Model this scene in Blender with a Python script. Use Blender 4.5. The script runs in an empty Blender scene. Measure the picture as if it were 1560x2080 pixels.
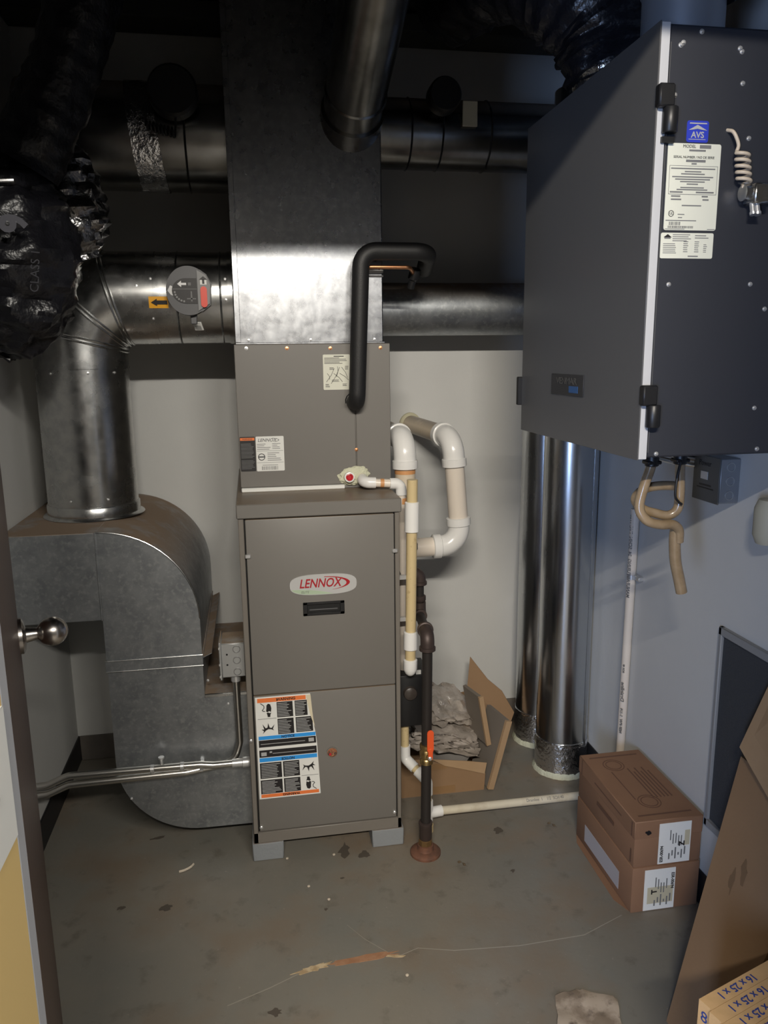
import bpy, bmesh, math, random
from mathutils import Vector, Matrix, noise as mnoise
random.seed(7)
PI = math.pi
SC = bpy.context.scene
COL = SC.collection

# ------------------------------------------------------------------ camera
cd = bpy.data.cameras.new('camera'); cam = bpy.data.objects.new('camera', cd); COL.objects.link(cam)
SC.camera = cam
cd.sensor_fit = 'VERTICAL'; cd.sensor_height = 24.0; cd.lens = 24.0*1562/2080
cd.clip_start = 0.02; cd.clip_end = 60
yaw, pit, rol = math.radians(9.598), math.radians(11.496), math.radians(0.681)
f_ = Vector((math.sin(yaw)*math.cos(pit), math.cos(yaw)*math.cos(pit), -math.sin(pit)))
r_ = Vector((math.cos(yaw), -math.sin(yaw), 0)); d_ = f_.cross(r_)
rt = math.cos(rol)*r_+math.sin(rol)*d_; dn = -math.sin(rol)*r_+math.cos(rol)*d_
mw = Matrix.Identity(4)
for i in range(3):
    mw[i][0] = rt[i]; mw[i][1] = -dn[i]; mw[i][2] = -f_[i]
mw[2][3] = 1.5
cam.matrix_world = mw

# ------------------------------------------------------------------ world, lamps, exposure
w = bpy.data.worlds.new('world'); SC.world = w; w.use_nodes = True
w.node_tree.nodes['Background'].inputs[0].default_value = (0.5, 0.55, 0.65, 1)
w.node_tree.nodes['Background'].inputs[1].default_value = 0.02
def area(name, loc, target, sx, sy, power, col):
    l = bpy.data.lights.new(name, 'AREA'); l.shape = 'RECTANGLE'; l.size = sx; l.size_y = sy
    l.energy = power; l.color = col
    o = bpy.data.objects.new(name, l); COL.objects.link(o); o.location = loc
    o.rotation_euler = (Vector(target)-Vector(loc)).to_track_quat('-Z', 'Y').to_euler()
    return o
# hall ceiling tube (runs across, behind the photographer) and the cool daylight from the hall's window side
area('hall_tube_and_fill', (-0.35, -1.75, 2.91), (0.1, 2.4, 1.0), 1.3, 0.035, 150, (1.0, 0.93, 0.82))
area('hall_tube_and_fill', (1.15, -1.75, 2.91), (-0.1, 2.4, 1.0), 1.3, 0.035, 75, (1.0, 0.95, 0.86))  # fill light, an added tube to brighten the jamb and left side
area('hall_window_light', (-1.30, -1.45, 1.15), (1.1, 2.0, 0.9), 0.34, 0.9, 46, (0.42, 0.60, 1.0))
SC.view_settings.view_transform = 'Standard'; SC.view_settings.look = 'None'
SC.view_settings.exposure = 0.0; SC.view_settings.gamma = 1.0; SC.view_settings.use_curve_mapping = False

# ------------------------------------------------------------------ materials
def L(r, g, b):
    f = lambda c: (c/255/12.92) if c <= 10 else ((c/255+0.055)/1.055)**2.4
    return (f(r), f(g), f(b))
MATS = {}
def mat(name, rgb, rough=0.5, metal=0.0, var=None, bump=None, dust=None, coat=0, rvar=None, alpha=None, streak=None, spec=None, emit=None, ior=None, trans=None):
    if name in MATS: return MATS[name]
    m = bpy.data.materials.new(name); m.use_nodes = True; MATS[name] = m
    nt = m.node_tree; N = nt.nodes; K = nt.links; b = N['Principled BSDF']
    b.inputs['Base Color'].default_value = (*rgb, 1); b.inputs['Roughness'].default_value = rough
    b.inputs['Metallic'].default_value = metal
    if coat: b.inputs['Coat Weight'].default_value = coat
    if spec is not None: b.inputs['Specular IOR Level'].default_value = spec
    if alpha is not None: b.inputs['Alpha'].default_value = alpha
    if trans is not None: b.inputs['Transmission Weight'].default_value = trans
    if emit: b.inputs['Emission Color'].default_value = (*rgb, 1); b.inputs['Emission Strength'].default_value = emit
    tc = N.new('ShaderNodeTexCoord')
    col = None
    def nz(scale, det=4, stretch=None, rough_=0.6):
        n = N.new('ShaderNodeTexNoise'); n.inputs['Scale'].default_value = scale
        n.inputs['Detail'].default_value = det; n.inputs['Roughness'].default_value = rough_
        if stretch:
            mp = N.new('ShaderNodeMapping'); mp.inputs['Scale'].default_value = stretch
            K.new(tc.outputs['Object'], mp.inputs['Vector']); K.new(mp.outputs[0], n.inputs['Vector'])
        else: K.new(tc.outputs['Object'], n.inputs['Vector'])
        return n
    def mixc(a, bcol, fac):
        x = N.new('ShaderNodeMix'); x.data_type = 'RGBA'
        if isinstance(a, tuple): x.inputs[6].default_value = (*a, 1)
        else: K.new(a, x.inputs[6])
        x.inputs[7].default_value = (*bcol, 1); K.new(fac, x.inputs[0]); return x.outputs[2]
    def ramp(src, lo, hi):
        r = N.new('ShaderNodeMapRange'); r.inputs[1].default_value = lo; r.inputs[2].default_value = hi
        K.new(src, r.inputs[0]); return r.outputs[0]
    cur = rgb
    for v in (var or []):
        sc_, lo, hi, c2 = v[:4]
        n = nz(sc_, 5, v[4] if len(v) > 4 else None)
        cur = mixc(cur, c2, ramp(n.outputs[0], lo, hi))
    if dust:
        g = N.new('ShaderNodeNewGeometry'); s = N.new('ShaderNodeSeparateXYZ'); K.new(g.outputs['Normal'], s.inputs[0])
        fac = ramp(s.outputs['Z'], dust[1], dust[2])
        n = nz(9, 4); mu = N.new('ShaderNodeMath'); mu.operation = 'MULTIPLY'
        K.new(fac, mu.inputs[0]); K.new(ramp(n.outputs[0], 0.15, 0.5), mu.inputs[1])
        cur = mixc(cur, dust[0], mu.outputs[0])
        if metal:
            inv = N.new('ShaderNodeMath'); inv.operation = 'MULTIPLY_ADD'
            K.new(mu.outputs[0], inv.inputs[0]); inv.inputs[1].default_value = -metal; inv.inputs[2].default_value = metal
            K.new(inv.outputs[0], b.inputs['Metallic'])
            ro = N.new('ShaderNodeMath'); ro.operation = 'MULTIPLY_ADD'
            K.new(mu.outputs[0], ro.inputs[0]); ro.inputs[1].default_value = 0.9-rough; ro.inputs[2].default_value = rough
            K.new(ro.outputs[0], b.inputs['Roughness'])
    if not isinstance(cur, tuple): K.new(cur, b.inputs['Base Color'])
    if rvar and not (dust and metal):
        n = nz(rvar[0], 4, rvar[3] if len(rvar) > 3 else None)
        r = N.new('ShaderNodeMapRange'); r.inputs[1].default_value = 0.3; r.inputs[2].default_value = 0.7
        r.inputs[3].default_value = rvar[1]; r.inputs[4].default_value = rvar[2]
        K.new(n.outputs[0], r.inputs[0]); K.new(r.outputs[0], b.inputs['Roughness'])
    if bump:
        n = nz(bump[0], 3, bump[2] if len(bump) > 2 else None)
        bp = N.new('ShaderNodeBump'); bp.inputs['Strength'].default_value = bump[1]; bp.inputs['Distance'].default_value = 0.01
        K.new(n.outputs[0], bp.inputs['Height']); K.new(bp.outputs[0], b.inputs['Normal'])
    return m

DUST = (0.25, 0.18, 0.125)
wall_m = mat('wall_paint', (0.62, 0.62, 0.60), 0.75, var=[(1.5, 0.3, 0.7, (0.56, 0.56, 0.55))], bump=(60, 0.03))
ceil_m = mat('ceiling_black', (0.03, 0.03, 0.032), 0.9)
hall_m = mat('hall_paint', (0.17, 0.165, 0.155), 0.8)
base_m = mat('vinyl_base_black', (0.012, 0.012, 0.014), 0.45)
baseg_m = mat('vinyl_base_grey', (0.16, 0.14, 0.12), 0.6, var=[(8, 0.4, 0.7, (0.10, 0.09, 0.08))])
floor_m = mat('floor_paint', (0.208, 0.188, 0.155), 0.55,
              var=[(1.6, 0.42, 0.62, (0.178, 0.172, 0.150)), (2.6, 0.48, 0.70, (0.200, 0.150, 0.105)), (14, 0.58, 0.78, (0.115, 0.10, 0.08)),
                   (90, 0.66, 0.78, (0.32, 0.29, 0.25))], bump=(40, 0.06), rvar=(5, 0.4, 0.7))
chip_m = mat('floor_chip_tan', (0.38, 0.27, 0.15), 0.9, var=[(60, 0.4, 0.6, (0.55, 0.43, 0.27))])
chip2_m = mat('floor_chip_rust', (0.30, 0.145, 0.075), 0.9, var=[(40, 0.4, 0.7, (0.38, 0.21, 0.12))])
scratch_m = mat('floor_scratch', (0.27, 0.25, 0.21), 0.9)
stain_m = mat('floor_stain', (0.085, 0.07, 0.055), 0.7)
taupe_m = mat('furnace_taupe', (0.178, 0.167, 0.153), 0.42, dust=((0.20, 0.15, 0.105), 0.6, 0.95), bump=(900, 0.015))
taupe2_m = mat('furnace_taupe_edge', (0.175, 0.158, 0.138), 0.45)
gap_m = mat('dark_gap', (0.008, 0.008, 0.008), 0.8)
galv_m = mat('galvanized', (0.62, 0.62, 0.61), 0.25, 1.0, var=[(30, 0.4, 0.65, (0.50, 0.51, 0.51))], rvar=(14, 0.19, 0.31), bump=(5, 0.05))
galvd_m = mat('galvanized_dull', (0.42, 0.44, 0.46), 0.45, 1.0, var=[(16, 0.4, 0.65, (0.31, 0.33, 0.35)), (70, 0.5, 0.7, (0.50, 0.52, 0.53))], dust=(DUST, 0.25, 0.85))
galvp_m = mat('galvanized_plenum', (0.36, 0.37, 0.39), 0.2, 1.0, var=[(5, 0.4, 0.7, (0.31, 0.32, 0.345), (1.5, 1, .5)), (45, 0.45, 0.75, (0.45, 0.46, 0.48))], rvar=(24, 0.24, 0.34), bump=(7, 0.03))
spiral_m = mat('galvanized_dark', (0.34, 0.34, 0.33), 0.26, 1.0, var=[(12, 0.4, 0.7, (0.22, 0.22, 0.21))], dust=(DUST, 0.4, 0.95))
vduct_m = mat('galvanized_bright', (0.55, 0.57, 0.59), 0.22, 1.0, rvar=(9, 0.18, 0.3, (1, 1, 0.2)))
zinc_m = mat('zinc_steel', (0.7, 0.7, 0.7), 0.35, 0.75)
emt_m = mat('conduit_steel', (0.66, 0.64, 0.60), 0.28, 1.0)
jbox_m = mat('box_steel', (0.55, 0.56, 0.56), 0.4, 0.8, dust=((0.26, 0.19, 0.13), 0.6, 0.95))
foil_m = mat('foil_tape', (0.75, 0.76, 0.78), 0.22, 1.0, bump=(45, 0.6))
blackfoam_m = mat('black_foam', (0.012, 0.012, 0.013), 0.55, bump=(300, 0.1))
blackpl_m = mat('black_plastic', (0.012, 0.012, 0.013), 0.4)
flex_m = mat('flex_black', (0.010, 0.010, 0.013), 0.33, bump=(30, 0.5))
flexprint_m = mat('flex_print', (0.045, 0.045, 0.055), 0.5)
copper_m = mat('copper', (0.75, 0.36, 0.18), 0.35, 1.0)
pvc_m = mat('pvc_white', (0.76, 0.68, 0.59), 0.25, coat=0.2)
pvcw_m = mat('pvc_fitting', (0.82, 0.81, 0.79), 0.22, coat=0.2)
pvcy_m = mat('pvc_aged', (0.66, 0.56, 0.43), 0.35, dust=((0.24, 0.19, 0.14), 0.35, 0.95))
pvcc_m = mat('cpvc_cream', (0.62, 0.49, 0.27), 0.4, var=[(60, 0.6, 0.75, (0.42, 0.30, 0.15))])
pvcb_m = mat('pvc_floor', (0.66, 0.60, 0.47), 0.4, var=[(12, 0.5, 0.75, (0.5, 0.42, 0.3))])
primer_m = mat('orange_primer', (0.62, 0.30, 0.12), 0.5)
iron_m = mat('black_iron', (0.035, 0.03, 0.028), 0.5, 0.4)
irono_m = mat('iron_fitting', (0.075, 0.055, 0.05), 0.5, 0.5)
rust_m = mat('rusted_iron', (0.17, 0.075, 0.045), 0.75, var=[(40, 0.4, 0.7, (0.09, 0.045, 0.03))])
brass_m = mat('brass', (0.55, 0.40, 0.18), 0.35, 1.0)
orange_m = mat('orange_handle', (0.75, 0.10, 0.025), 0.4)
hrv_m = mat('hrv_grey_lit', (0.105, 0.104, 0.104), 0.36, bump=(500, 0.02))  # ventilator grey made lighter: light on the door is in the colour
hrvside_m = mat('hrv_grey_shaded', (0.030, 0.032, 0.040), 0.45, bump=(500, 0.02))  # same grey made darker: shade of the near side is in the colour
white_m = mat('white_paper', (0.78, 0.78, 0.75), 0.6)
cream_m = mat('label_cream', (0.70, 0.70, 0.60), 0.5)
backing_m = mat('label_backing', (0.70, 0.62, 0.45), 0.6)
ink_m = mat('ink_black', (0.015, 0.013, 0.014), 0.5)
inkg_m = mat('ink_grey', (0.17, 0.17, 0.17), 0.6)
inkb_m = mat('ink_blue', (0.03, 0.06, 0.28), 0.6)
red_m = mat('ink_red', (0.38, 0.012, 0.02), 0.4)
redcap_m = mat('red_cap', (0.5, 0.02, 0.03), 0.35)
silver_m = mat('badge_silver', (0.58, 0.58, 0.58), 0.25, 0.3)
green_m = mat('badge_green', (0.40, 0.50, 0.36), 0.35)
orangeink_m = mat('ink_orange', (0.82, 0.20, 0.05), 0.5)
blueink_m = mat('ink_sky', (0.03, 0.32, 0.82), 0.5)
yellowink_m = mat('ink_amber', (0.85, 0.40, 0.02), 0.5)
badgeblue_m = mat('badge_blue', (0.03, 0.05, 0.45), 0.4)
foam_m = mat('foam_sealant', (0.60, 0.60, 0.45), 0.8, bump=(80, 0.5))
conc_m = mat('block_grey', (0.235, 0.25, 0.265), 0.85, bump=(80, 0.2), dust=((0.22, 0.18, 0.15), 0.6, 0.95))
card_m = mat('cardboard', (0.30, 0.185, 0.10), 0.8, var=[(3, 0.35, 0.7, (0.265, 0.16, 0.085))], bump=(120, 0.05))
cardl_m = mat('cardboard_light', (0.42, 0.28, 0.16), 0.8, var=[(5, 0.4, 0.7, (0.37, 0.24, 0.13))])
cardr_m = mat('cardboard_red', (0.255, 0.138, 0.078), 0.75, var=[(4, 0.4, 0.7, (0.22, 0.115, 0.065))])
cardink_m = mat('cardboard_ink', (0.13, 0.065, 0.04), 0.8)
tape_m = mat('packing_tape', (0.55, 0.5, 0.36), 0.3)
ctape_m = mat('carton_tape', (0.29, 0.17, 0.08), 0.3)
filtedge_m = mat('filter_edge', (0.72, 0.46, 0.22), 0.8, var=[(20, 0.4, 0.7, (0.62, 0.39, 0.18))])
media_m = mat('filter_media', (0.20, 0.17, 0.14), 0.9)
wrap_m = mat('plastic_wrap', (0.44, 0.39, 0.345), 0.14, coat=0.6, var=[(14, 0.45, 0.6, (0.30, 0.26, 0.22))], bump=(30, 0.4))
paper_m = mat('dirty_paper', (0.40, 0.33, 0.26), 0.9, var=[(14, 0.45, 0.6, (0.22, 0.17, 0.125)), (35, 0.55, 0.7, (0.13, 0.10, 0.08))])
wood_m = mat('door_brown', (0.062, 0.030, 0.022), 0.38, spec=0.3, var=[(6, 0.4, 0.7, (0.085, 0.042, 0.026), (8, 8, 0.4))])
jamb_m = mat('jamb_yellow', (0.66, 0.48, 0.20), 0.6)
hinge_m = mat('hinge_white', (0.75, 0.76, 0.74), 0.4)
seal_m = mat('door_seal_grey', (0.36, 0.37, 0.40), 0.6)
nickel_m = mat('satin_nickel', (0.52, 0.49, 0.46), 0.25, 1.0)
hose_m = mat('clear_hose', (0.30, 0.22, 0.135), 0.25, var=[(25, 0.4, 0.7, (0.23, 0.16, 0.09))], coat=0.3)
cord_m = mat('cord_beige', (0.62, 0.52, 0.40), 0.45)
grille_m = mat('grille_frame', (0.27, 0.275, 0.28), 0.5)
mesh_m = mat('grille_mesh', (0.045, 0.05, 0.058), 0.7, bump=(200, 0.3))
lens_m = mat('sight_glass', (0.35, 0.12, 0.05), 0.15, var=[(90, 0.45, 0.6, (0.08, 0.05, 0.04)), (120, 0.6, 0.7, (0.7, 0.35, 0.15))])
damper_m = mat('damper_grey', (0.10, 0.10, 0.105), 0.5)
damperl_m = mat('damper_light', (0.24, 0.24, 0.24), 0.5)
knobred_m = mat('lever_red', (0.75, 0.06, 0.03), 0.35)
debris_m = mat('debris_leaf', (0.10, 0.07, 0.04), 0.8)
chipw_m = mat('debris_white', (0.6, 0.52, 0.42), 0.8)
beige_m = mat('beige_cover', (0.40, 0.38, 0.30), 0.6)
beam_m = mat('beam_dark', (0.05, 0.05, 0.045), 0.8)

# ------------------------------------------------------------------ builders
STUFF = {'fine_print', 'printed_lines', 'print', 'scribble', 'barcode', 'dial_marks', 'dial_print', 'pipe_sketch', 'side_print'}
class MB:
    def __init__(s): s.bm = bmesh.new()
    def box(s, x0, x1, y0, y1, z0, z1, bev=0.0, rot=None, piv=None, seg=1):
        r = bmesh.ops.create_cube(s.bm, size=1.0); vs = r['verts']
        for v in vs: v.co = Vector(((x0+x1)/2+v.co.x*(x1-x0), (y0+y1)/2+v.co.y*(y1-y0), (z0+z1)/2+v.co.z*(z1-z0)))
        if bev:
            es = list({e for v in vs for e in v.link_edges})
            rr = bmesh.ops.bevel(s.bm, geom=es, offset=bev, segments=seg, affect='EDGES', profile=0.5)
            vs = list({v for f in rr['faces'] for v in f.verts} | {v for v in vs if v.is_valid})
        if rot is not None:
            p = Vector(piv) if piv is not None else Vector(((x0+x1)/2, (y0+y1)/2, (z0+z1)/2))
            for v in vs: v.co = p+rot@(v.co-p)
        return s
    def prism(s, pts, axis, a0, a1):
        # polygon pts (2-D) extruded along axis: 'y' -> (x,z), 'x' -> (y,z), 'z' -> (x,y)
        def mk(p, a):
            return {'y': (p[0], a, p[1]), 'x': (a, p[0], p[1]), 'z': (p[0], p[1], a)}[axis]
        A = [s.bm.verts.new(mk(p, a0)) for p in pts]; B = [s.bm.verts.new(mk(p, a1)) for p in pts]
        n = len(pts)
        s.bm.faces.new(A); s.bm.faces.new(B[::-1])
        for i in range(n): s.bm.faces.new((A[i], B[i], B[(i+1) % n], A[(i+1) % n]))
        return s
    def slab(s, P, t):
        # planar 3-D polygon with thickness t behind its normal
        P = [Vector(p) for p in P]; n = (P[1]-P[0]).cross(P[-1]-P[0]).normalized()*t
        A = [s.bm.verts.new(p) for p in P]; B = [s.bm.verts.new(p-n) for p in P]; k = len(P)
        s.bm.faces.new(A); s.bm.faces.new(B[::-1])
        for i in range(k): s.bm.faces.new((A[i], B[i], B[(i+1) % k], A[(i+1) % k]))
        return s
    def loft(s, rings, caps=True, closed=False):
        R = [[s.bm.verts.new(p) for p in r] for r in rings]; n = len(R[0])
        seq = list(zip(R[:-1], R[1:]))+([(R[-1], R[0])] if closed else [])
        for a, b in seq:
            for i in range(n): 
                f = s.bm.faces.new((a[i], a[(i+1) % n], b[(i+1) % n], b[i])); f.smooth = True
        if caps and not closed:
            s.bm.faces.new(R[0][::-1]); s.bm.faces.new(R[-1])
        return s
    def tube(s, pts, r, n=18, caps=True):
        pts = [Vector(p) for p in pts]; m = len(pts); rr = r if isinstance(r, (list, tuple)) else [r]*m
        rings = []; up = None
        for i, p in enumerate(pts):
            d = ((pts[min(i+1, m-1)]-pts[max(i-1, 0)])).normalized()
            if up is None:
                up = Vector((0, 0, 1)) if abs(d.z) < 0.9 else Vector((1, 0, 0))
            up = (up-d*up.dot(d)).normalized(); sd = d.cross(up)
            rings.append([p+(up*math.cos(2*PI*k/n)+sd*math.sin(2*PI*k/n))*rr[i] for k in range(n)])
        return s.loft(rings, caps)
    def gore(s, p0, p1, n0, n1, r, n=48, caps=False):
        p0, p1, n0, n1 = map(Vector, (p0, p1, n0, n1)); d = (p1-p0).normalized()
        up = Vector((0, 1, 0)) if abs(d.y) < 0.9 else Vector((0, 0, 1)); up = (up-d*up.dot(d)).normalized(); sd = d.cross(up)
        a, b = [], []
        for k in range(n):
            o = (up*math.cos(2*PI*k/n)+sd*math.sin(2*PI*k/n))*r
            q = p0+o; a.append(q+d*((p0-q).dot(n0)/d.dot(n0)))
            q = p1+o; b.append(q+d*((p1-q).dot(n1)/d.dot(n1)))
        return s.loft([a, b], caps)
    def lathe(s, prof, org, axis, n=24, closed=False):
        org = Vector(org); d = Vector(axis).normalized()
        up = Vector((0, 0, 1)) if abs(d.z) < 0.9 else Vector((1, 0, 0)); up = (up-d*up.dot(d)).normalized(); sd = d.cross(up)
        rings = [[org+d*z+(up*math.cos(2*PI*k/n)+sd*math.sin(2*PI*k/n))*max(r, 1e-5) for k in range(n)] for r, z in prof]
        return s.loft(rings, not closed, closed)
    def build(s, name, m, parent=None, smooth=38, stuff=False):
        bmesh.ops.recalc_face_normals(s.bm, faces=s.bm.faces)
        off = Vector((0, 0, 0))
        q = parent
        while q is not None: off += q.location; q = q.parent
        for v in s.bm.verts: v.co -= off
        me = bpy.data.meshes.new(name); s.bm.to_mesh(me); s.bm.free()
        me.materials.append(m)
        if smooth is not None:
            try: me.set_sharp_from_angle(angle=math.radians(smooth))
            except Exception: pass
        o = bpy.data.objects.new(name, me); COL.objects.link(o)
        if parent: o.parent = parent
        if stuff or name in STUFF: o['kind'] = 'stuff'
        return o
def empty(name, loc, label, cat, group=None):
    o = bpy.data.objects.new(name, None); COL.objects.link(o); o.location = loc; o.empty_display_size = 0.05
    o['label'] = label; o['category'] = cat
    if group: o['group'] = group
    return o
def tag(o, label, cat, group=None):
    o['label'] = label; o['category'] = cat
    if group: o['group'] = group
    return o
def struct(o): o['kind'] = 'structure'; return o
def fillet(pts, rad, n=8):
    pts = [Vector(p) for p in pts]; out = [pts[0]]
    rads = rad if isinstance(rad, (list, tuple)) else [rad]*len(pts)
    for i in range(1, len(pts)-1):
        a, b, c = pts[i-1], pts[i], pts[i+1]; u = (a-b).normalized(); v = (c-b).normalized()
        ang = u.angle(v); r = rads[i]; t = r/math.tan(ang/2)
        t = min(t, (a-b).length*0.49 if i > 1 else (a-b).length*0.95, (c-b).length*0.49 if i < len(pts)-2 else (c-b).length*0.95); r = t*math.tan(ang/2)
        bis = (u+v).normalized(); ctr = b+bis*(r/math.sin(ang/2))
        s0 = b+u*t-ctr; s1 = b+v*t-ctr
        for k in range(n+1):
            om = s0.angle(s1); q_ = k/n
            out.append(ctr+(s0*math.sin((1-q_)*om)+s1*math.sin(q_*om))/math.sin(om))
    out.append(pts[-1]); return out
def spline(P, n=10):
    P = [Vector(p) for p in P]; Q = [P[0]*2-P[1]]+P+[P[-1]*2-P[-2]]; out = []
    for i in range(1, len(Q)-2):
        for k in range(n):
            t = k/n; a, b, c, d = Q[i-1:i+3]
            out.append(0.5*((2*b)+(c-a)*t+(2*a-5*b+4*c-d)*t*t+(3*b-a-3*c+d)*t**3))
    out.append(P[-1]); return out
def text(s, size, m, parent, loc, right, up, name='lettering', shear=0, align='CENTER', bold=0.0, sx=1.0, ext=0.0002):
    cu = bpy.data.curves.new('t', 'FONT'); cu.body = s; cu.size = size; cu.align_x = align; cu.align_y = 'CENTER'
    cu.shear = shear; cu.offset = bold; cu.extrude = ext; cu.resolution_u = 3
    o = bpy.data.objects.new('t', cu); COL.objects.link(o)
    dg = bpy.context.evaluated_depsgraph_get(); dg.update()
    me = bpy.data.meshes.new_from_object(o.evaluated_get(dg))
    bpy.data.objects.remove(o); bpy.data.curves.remove(cu)
    R = Vector(right).normalized(); U = Vector(up).normalized(); Nn = R.cross(U)
    off = Vector((0, 0, 0)); q = parent
    while q is not None: off += q.location; q = q.parent
    for v in me.vertices: v.co = Vector(loc)+R*(v.co.x*sx)+U*v.co.y+Nn*v.co.z-off
    me.name = name; me.materials.clear(); me.materials.append(m)
    ob = bpy.data.objects.new(name, me); COL.objects.link(ob); ob.parent = parent
    return ob
def flat(mb, org, right, up, rects, t=0.0004):
    # thin printed rectangles (u0,u1,v0,v1) on a plane
    O = Vector(org); R = Vector(right).normalized(); U = Vector(up).normalized()
    for u0, u1, v0, v1 in rects:
        mb.slab([O+R*u0+U*v0, O+R*u1+U*v0, O+R*u1+U*v1, O+R*u0+U*v1], t)
    return mb
def lines(x0, x1, z0, z1, n, fill=0.5, ragged=0.25):
    out = []; st = (z1-z0)/n
    for i in range(n):
        z = z1-st*(i+0.5); out.append((x0, x1-(x1-x0)*random.random()*ragged, z-st*fill/2, z+st*fill/2))
    return out
XR, ZU, YB = (1, 0, 0), (0, 0, 1), (0, 1, 0)
def screw(parent, p, axis, r=0.005, m=None, name='screw'):
    MB().lathe([(r, 0), (r, 0.001), (r*0.62, 0.0012), (r*0.58, 0.004), (0.0, 0.0045)], p, axis, 10).build(name, m or zinc_m, parent)

# ------------------------------------------------------------------ the room
LW, RW, BW, FW, CH = -0.705, 1.165, 2.85, 0.60, 2.60
struct(MB().box(-2.3, 2.3, -2.7, BW+0.1, -0.12, 0).build('floor', floor_m)); floor = bpy.data.objects['floor']
struct(MB().box(LW-0.1, RW+0.1, BW, BW+0.1, 0, CH).build('wall_back', wall_m))
struct(MB().box(LW-0.1, LW, FW, BW, 0, CH).build('wall_left', wall_m))
struct(MB().box(RW, RW+0.1, FW, BW, 0, CH).build('wall_right', wall_m))
OX0, OX1, HD = -0.204, 0.62, 2.285
fw = MB(); fw.box(-2.3, OX0-0.035, 0.48, FW, 0, CH); fw.box(OX1, 2.3, 0.48, FW, 0, CH); fw.box(OX0-0.036, OX1, 0.48, FW, HD, 3.0); fw.box(-2.3, OX0, 0.48, FW, CH, 3.0); fw.box(OX1, 2.3, 0.48, FW, CH, 3.0)
struct(fw.build('wall_front', wall_m))
struct(MB().box(-2.3, 2.3, FW, BW+0.1, CH, CH+0.1).build('ceiling', ceil_m))
struct(MB().box(-2.3, 2.3, -2.7, 0.48, 3.0, 3.1).build('ceiling', hall_m))
hw = MB(); hw.box(-2.3, 2.3, -2.7, -2.6, 0, 3.0); struct(hw.build('wall_hall', hall_m))
struct(MB().box(-2.4, -2.3, -2.7, 0.48, 0, 3.0).build('wall_hall_left', hall_m))
struct(MB().box(2.3, 2.4, -2.7, 0.48, 0, 3.0).build('wall_hall_right', hall_m))
def baseb(name, x0, x1, y0, y1, m):
    struct(MB().box(x0, x1, y0, y1, 0, 0.1, 0.002).build(name, m))
baseb('baseboard_left', LW, LW+0.006, FW, BW, base_m)
baseb('baseboard_right', RW-0.006, RW, FW, BW, base_m)
baseb('baseboard_back', LW+0.006, RW-0.006, BW-0.006, BW, baseg_m)
struct(MB().box(LW, RW, 2.70, 2.84, 2.53, 2.585, 0.004).build('trim_2', beam_m))
# floor wear
def blob(cx, cy, rx, ry, n=22, jit=0.3, rot=0):
    out = []
    for k in range(n):
        a = 2*PI*k/n; q = 1+jit*(random.random()-0.5)*2
        x, y = rx*q*math.cos(a), ry*q*math.sin(a)
        out.append((cx+x*math.cos(rot)-y*math.sin(rot), cy+x*math.sin(rot)+y*math.cos(rot)))
    return out
MB().prism(blob(0.09, 1.667, 0.05, 0.009, 26, .35, 0.18), 'z', 0, 0.0012).build('paint_chip', chip_m, floor)
MB().prism(blob(0.215, 1.676, 0.085, 0.011, 26, .25, 0.05), 'z', 0, 0.0010).build('paint_chip', chip2_m, floor)
MB().prism(blob(0.30, 1.668, 0.022, 0.004, 14, .4, -0.2), 'z', 0, 0.0012).build('paint_chip', chip_m, floor)
def scr(pts, wd, m=scratch_m, nm='scratch'):
    a, b = [], []
    for i, p in enumerate(pts):
        q = wd*(0.6+0.6*random.random()); a.append((p[0], p[1]+q)); b.append((p[0], p[1]-q))
    MB().prism(a+b[::-1], 'z', 0, 0.0006).build(nm, m, floor)
scr([(-0.12, 1.59), (-0.02, 1.625), (0.05, 1.655)], 0.0012)
scr([(0.31, 1.668), (0.36, 1.685), (0.45, 1.66), (0.62, 1.645), (0.80, 1.65), (0.93, 1.70)], 0.0011)
scr([(0.19, 1.80), (0.23, 1.74), (0.29, 1.675)], 0.0012)
for i, (x, y, rx, ry, ro) in enumerate([(0.222, 2.12, 0.016, 0.035, -0.3), (0.277, 2.085, 0.02, 0.016, 0), (0.20, 1.99, 0.005, 0.004, 0), (0.72, 2.13, 0.018, 0.02, .5), (0.70, 1.93, 0.006, 0.008, 0),
        (-0.36, 2.29, 0.02, 0.006, .2), (-0.30, 1.96, 0.016, 0.012, 0), (-0.42, 1.98, 0.012, 0.006, .4), (-0.01, 1.55, 0.014, 0.01, 0), (0.14, 1.87, 0.004, 0.005, 0)]):
    MB().prism(blob(x, y, rx, ry, 16, .4, ro), 'z', 0, 0.0008).build('stain', stain_m, floor)

# ------------------------------------------------------------------ door at the left: leaf, knob, jamb
lf0, lf1 = Vector((-0.208, 0.635, 0)), Vector((-0.452, 1.475, 0)); ld = (lf1-lf0).normalized(); ln = Vector((ld.y, -ld.x, 0))
dt = 0.04
door = MB()
A = [lf0, lf1, lf1-ln*dt, lf0-ln*dt]
door.loft([[p+Vector((0, 0, 0.012)) for p in A], [p+Vector((0, 0, 2.26)) for p in A]])
for f in door.bm.faces: f.smooth = False
dob = struct(door.build('door_1', wood_m))
kp = lf0+ld*((lf1-lf0).length-0.065)+Vector((0, 0, 1.010))
MB().lathe([(0.0, 0), (0.033, 0.0), (0.033, 0.006), (0.026, 0.010), (0.014, 0.012), (0.011, 0.030)]+[(0.027*math.sin(math.radians(a)), 0.056-0.027*math.cos(math.radians(a))) for a in range(25, 180, 12)]+[(0.0, 0.083)], kp, ln, 32).build('door_knob', nickel_m, dob, 50)
edge_c = lf1-ln*dt/2
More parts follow.
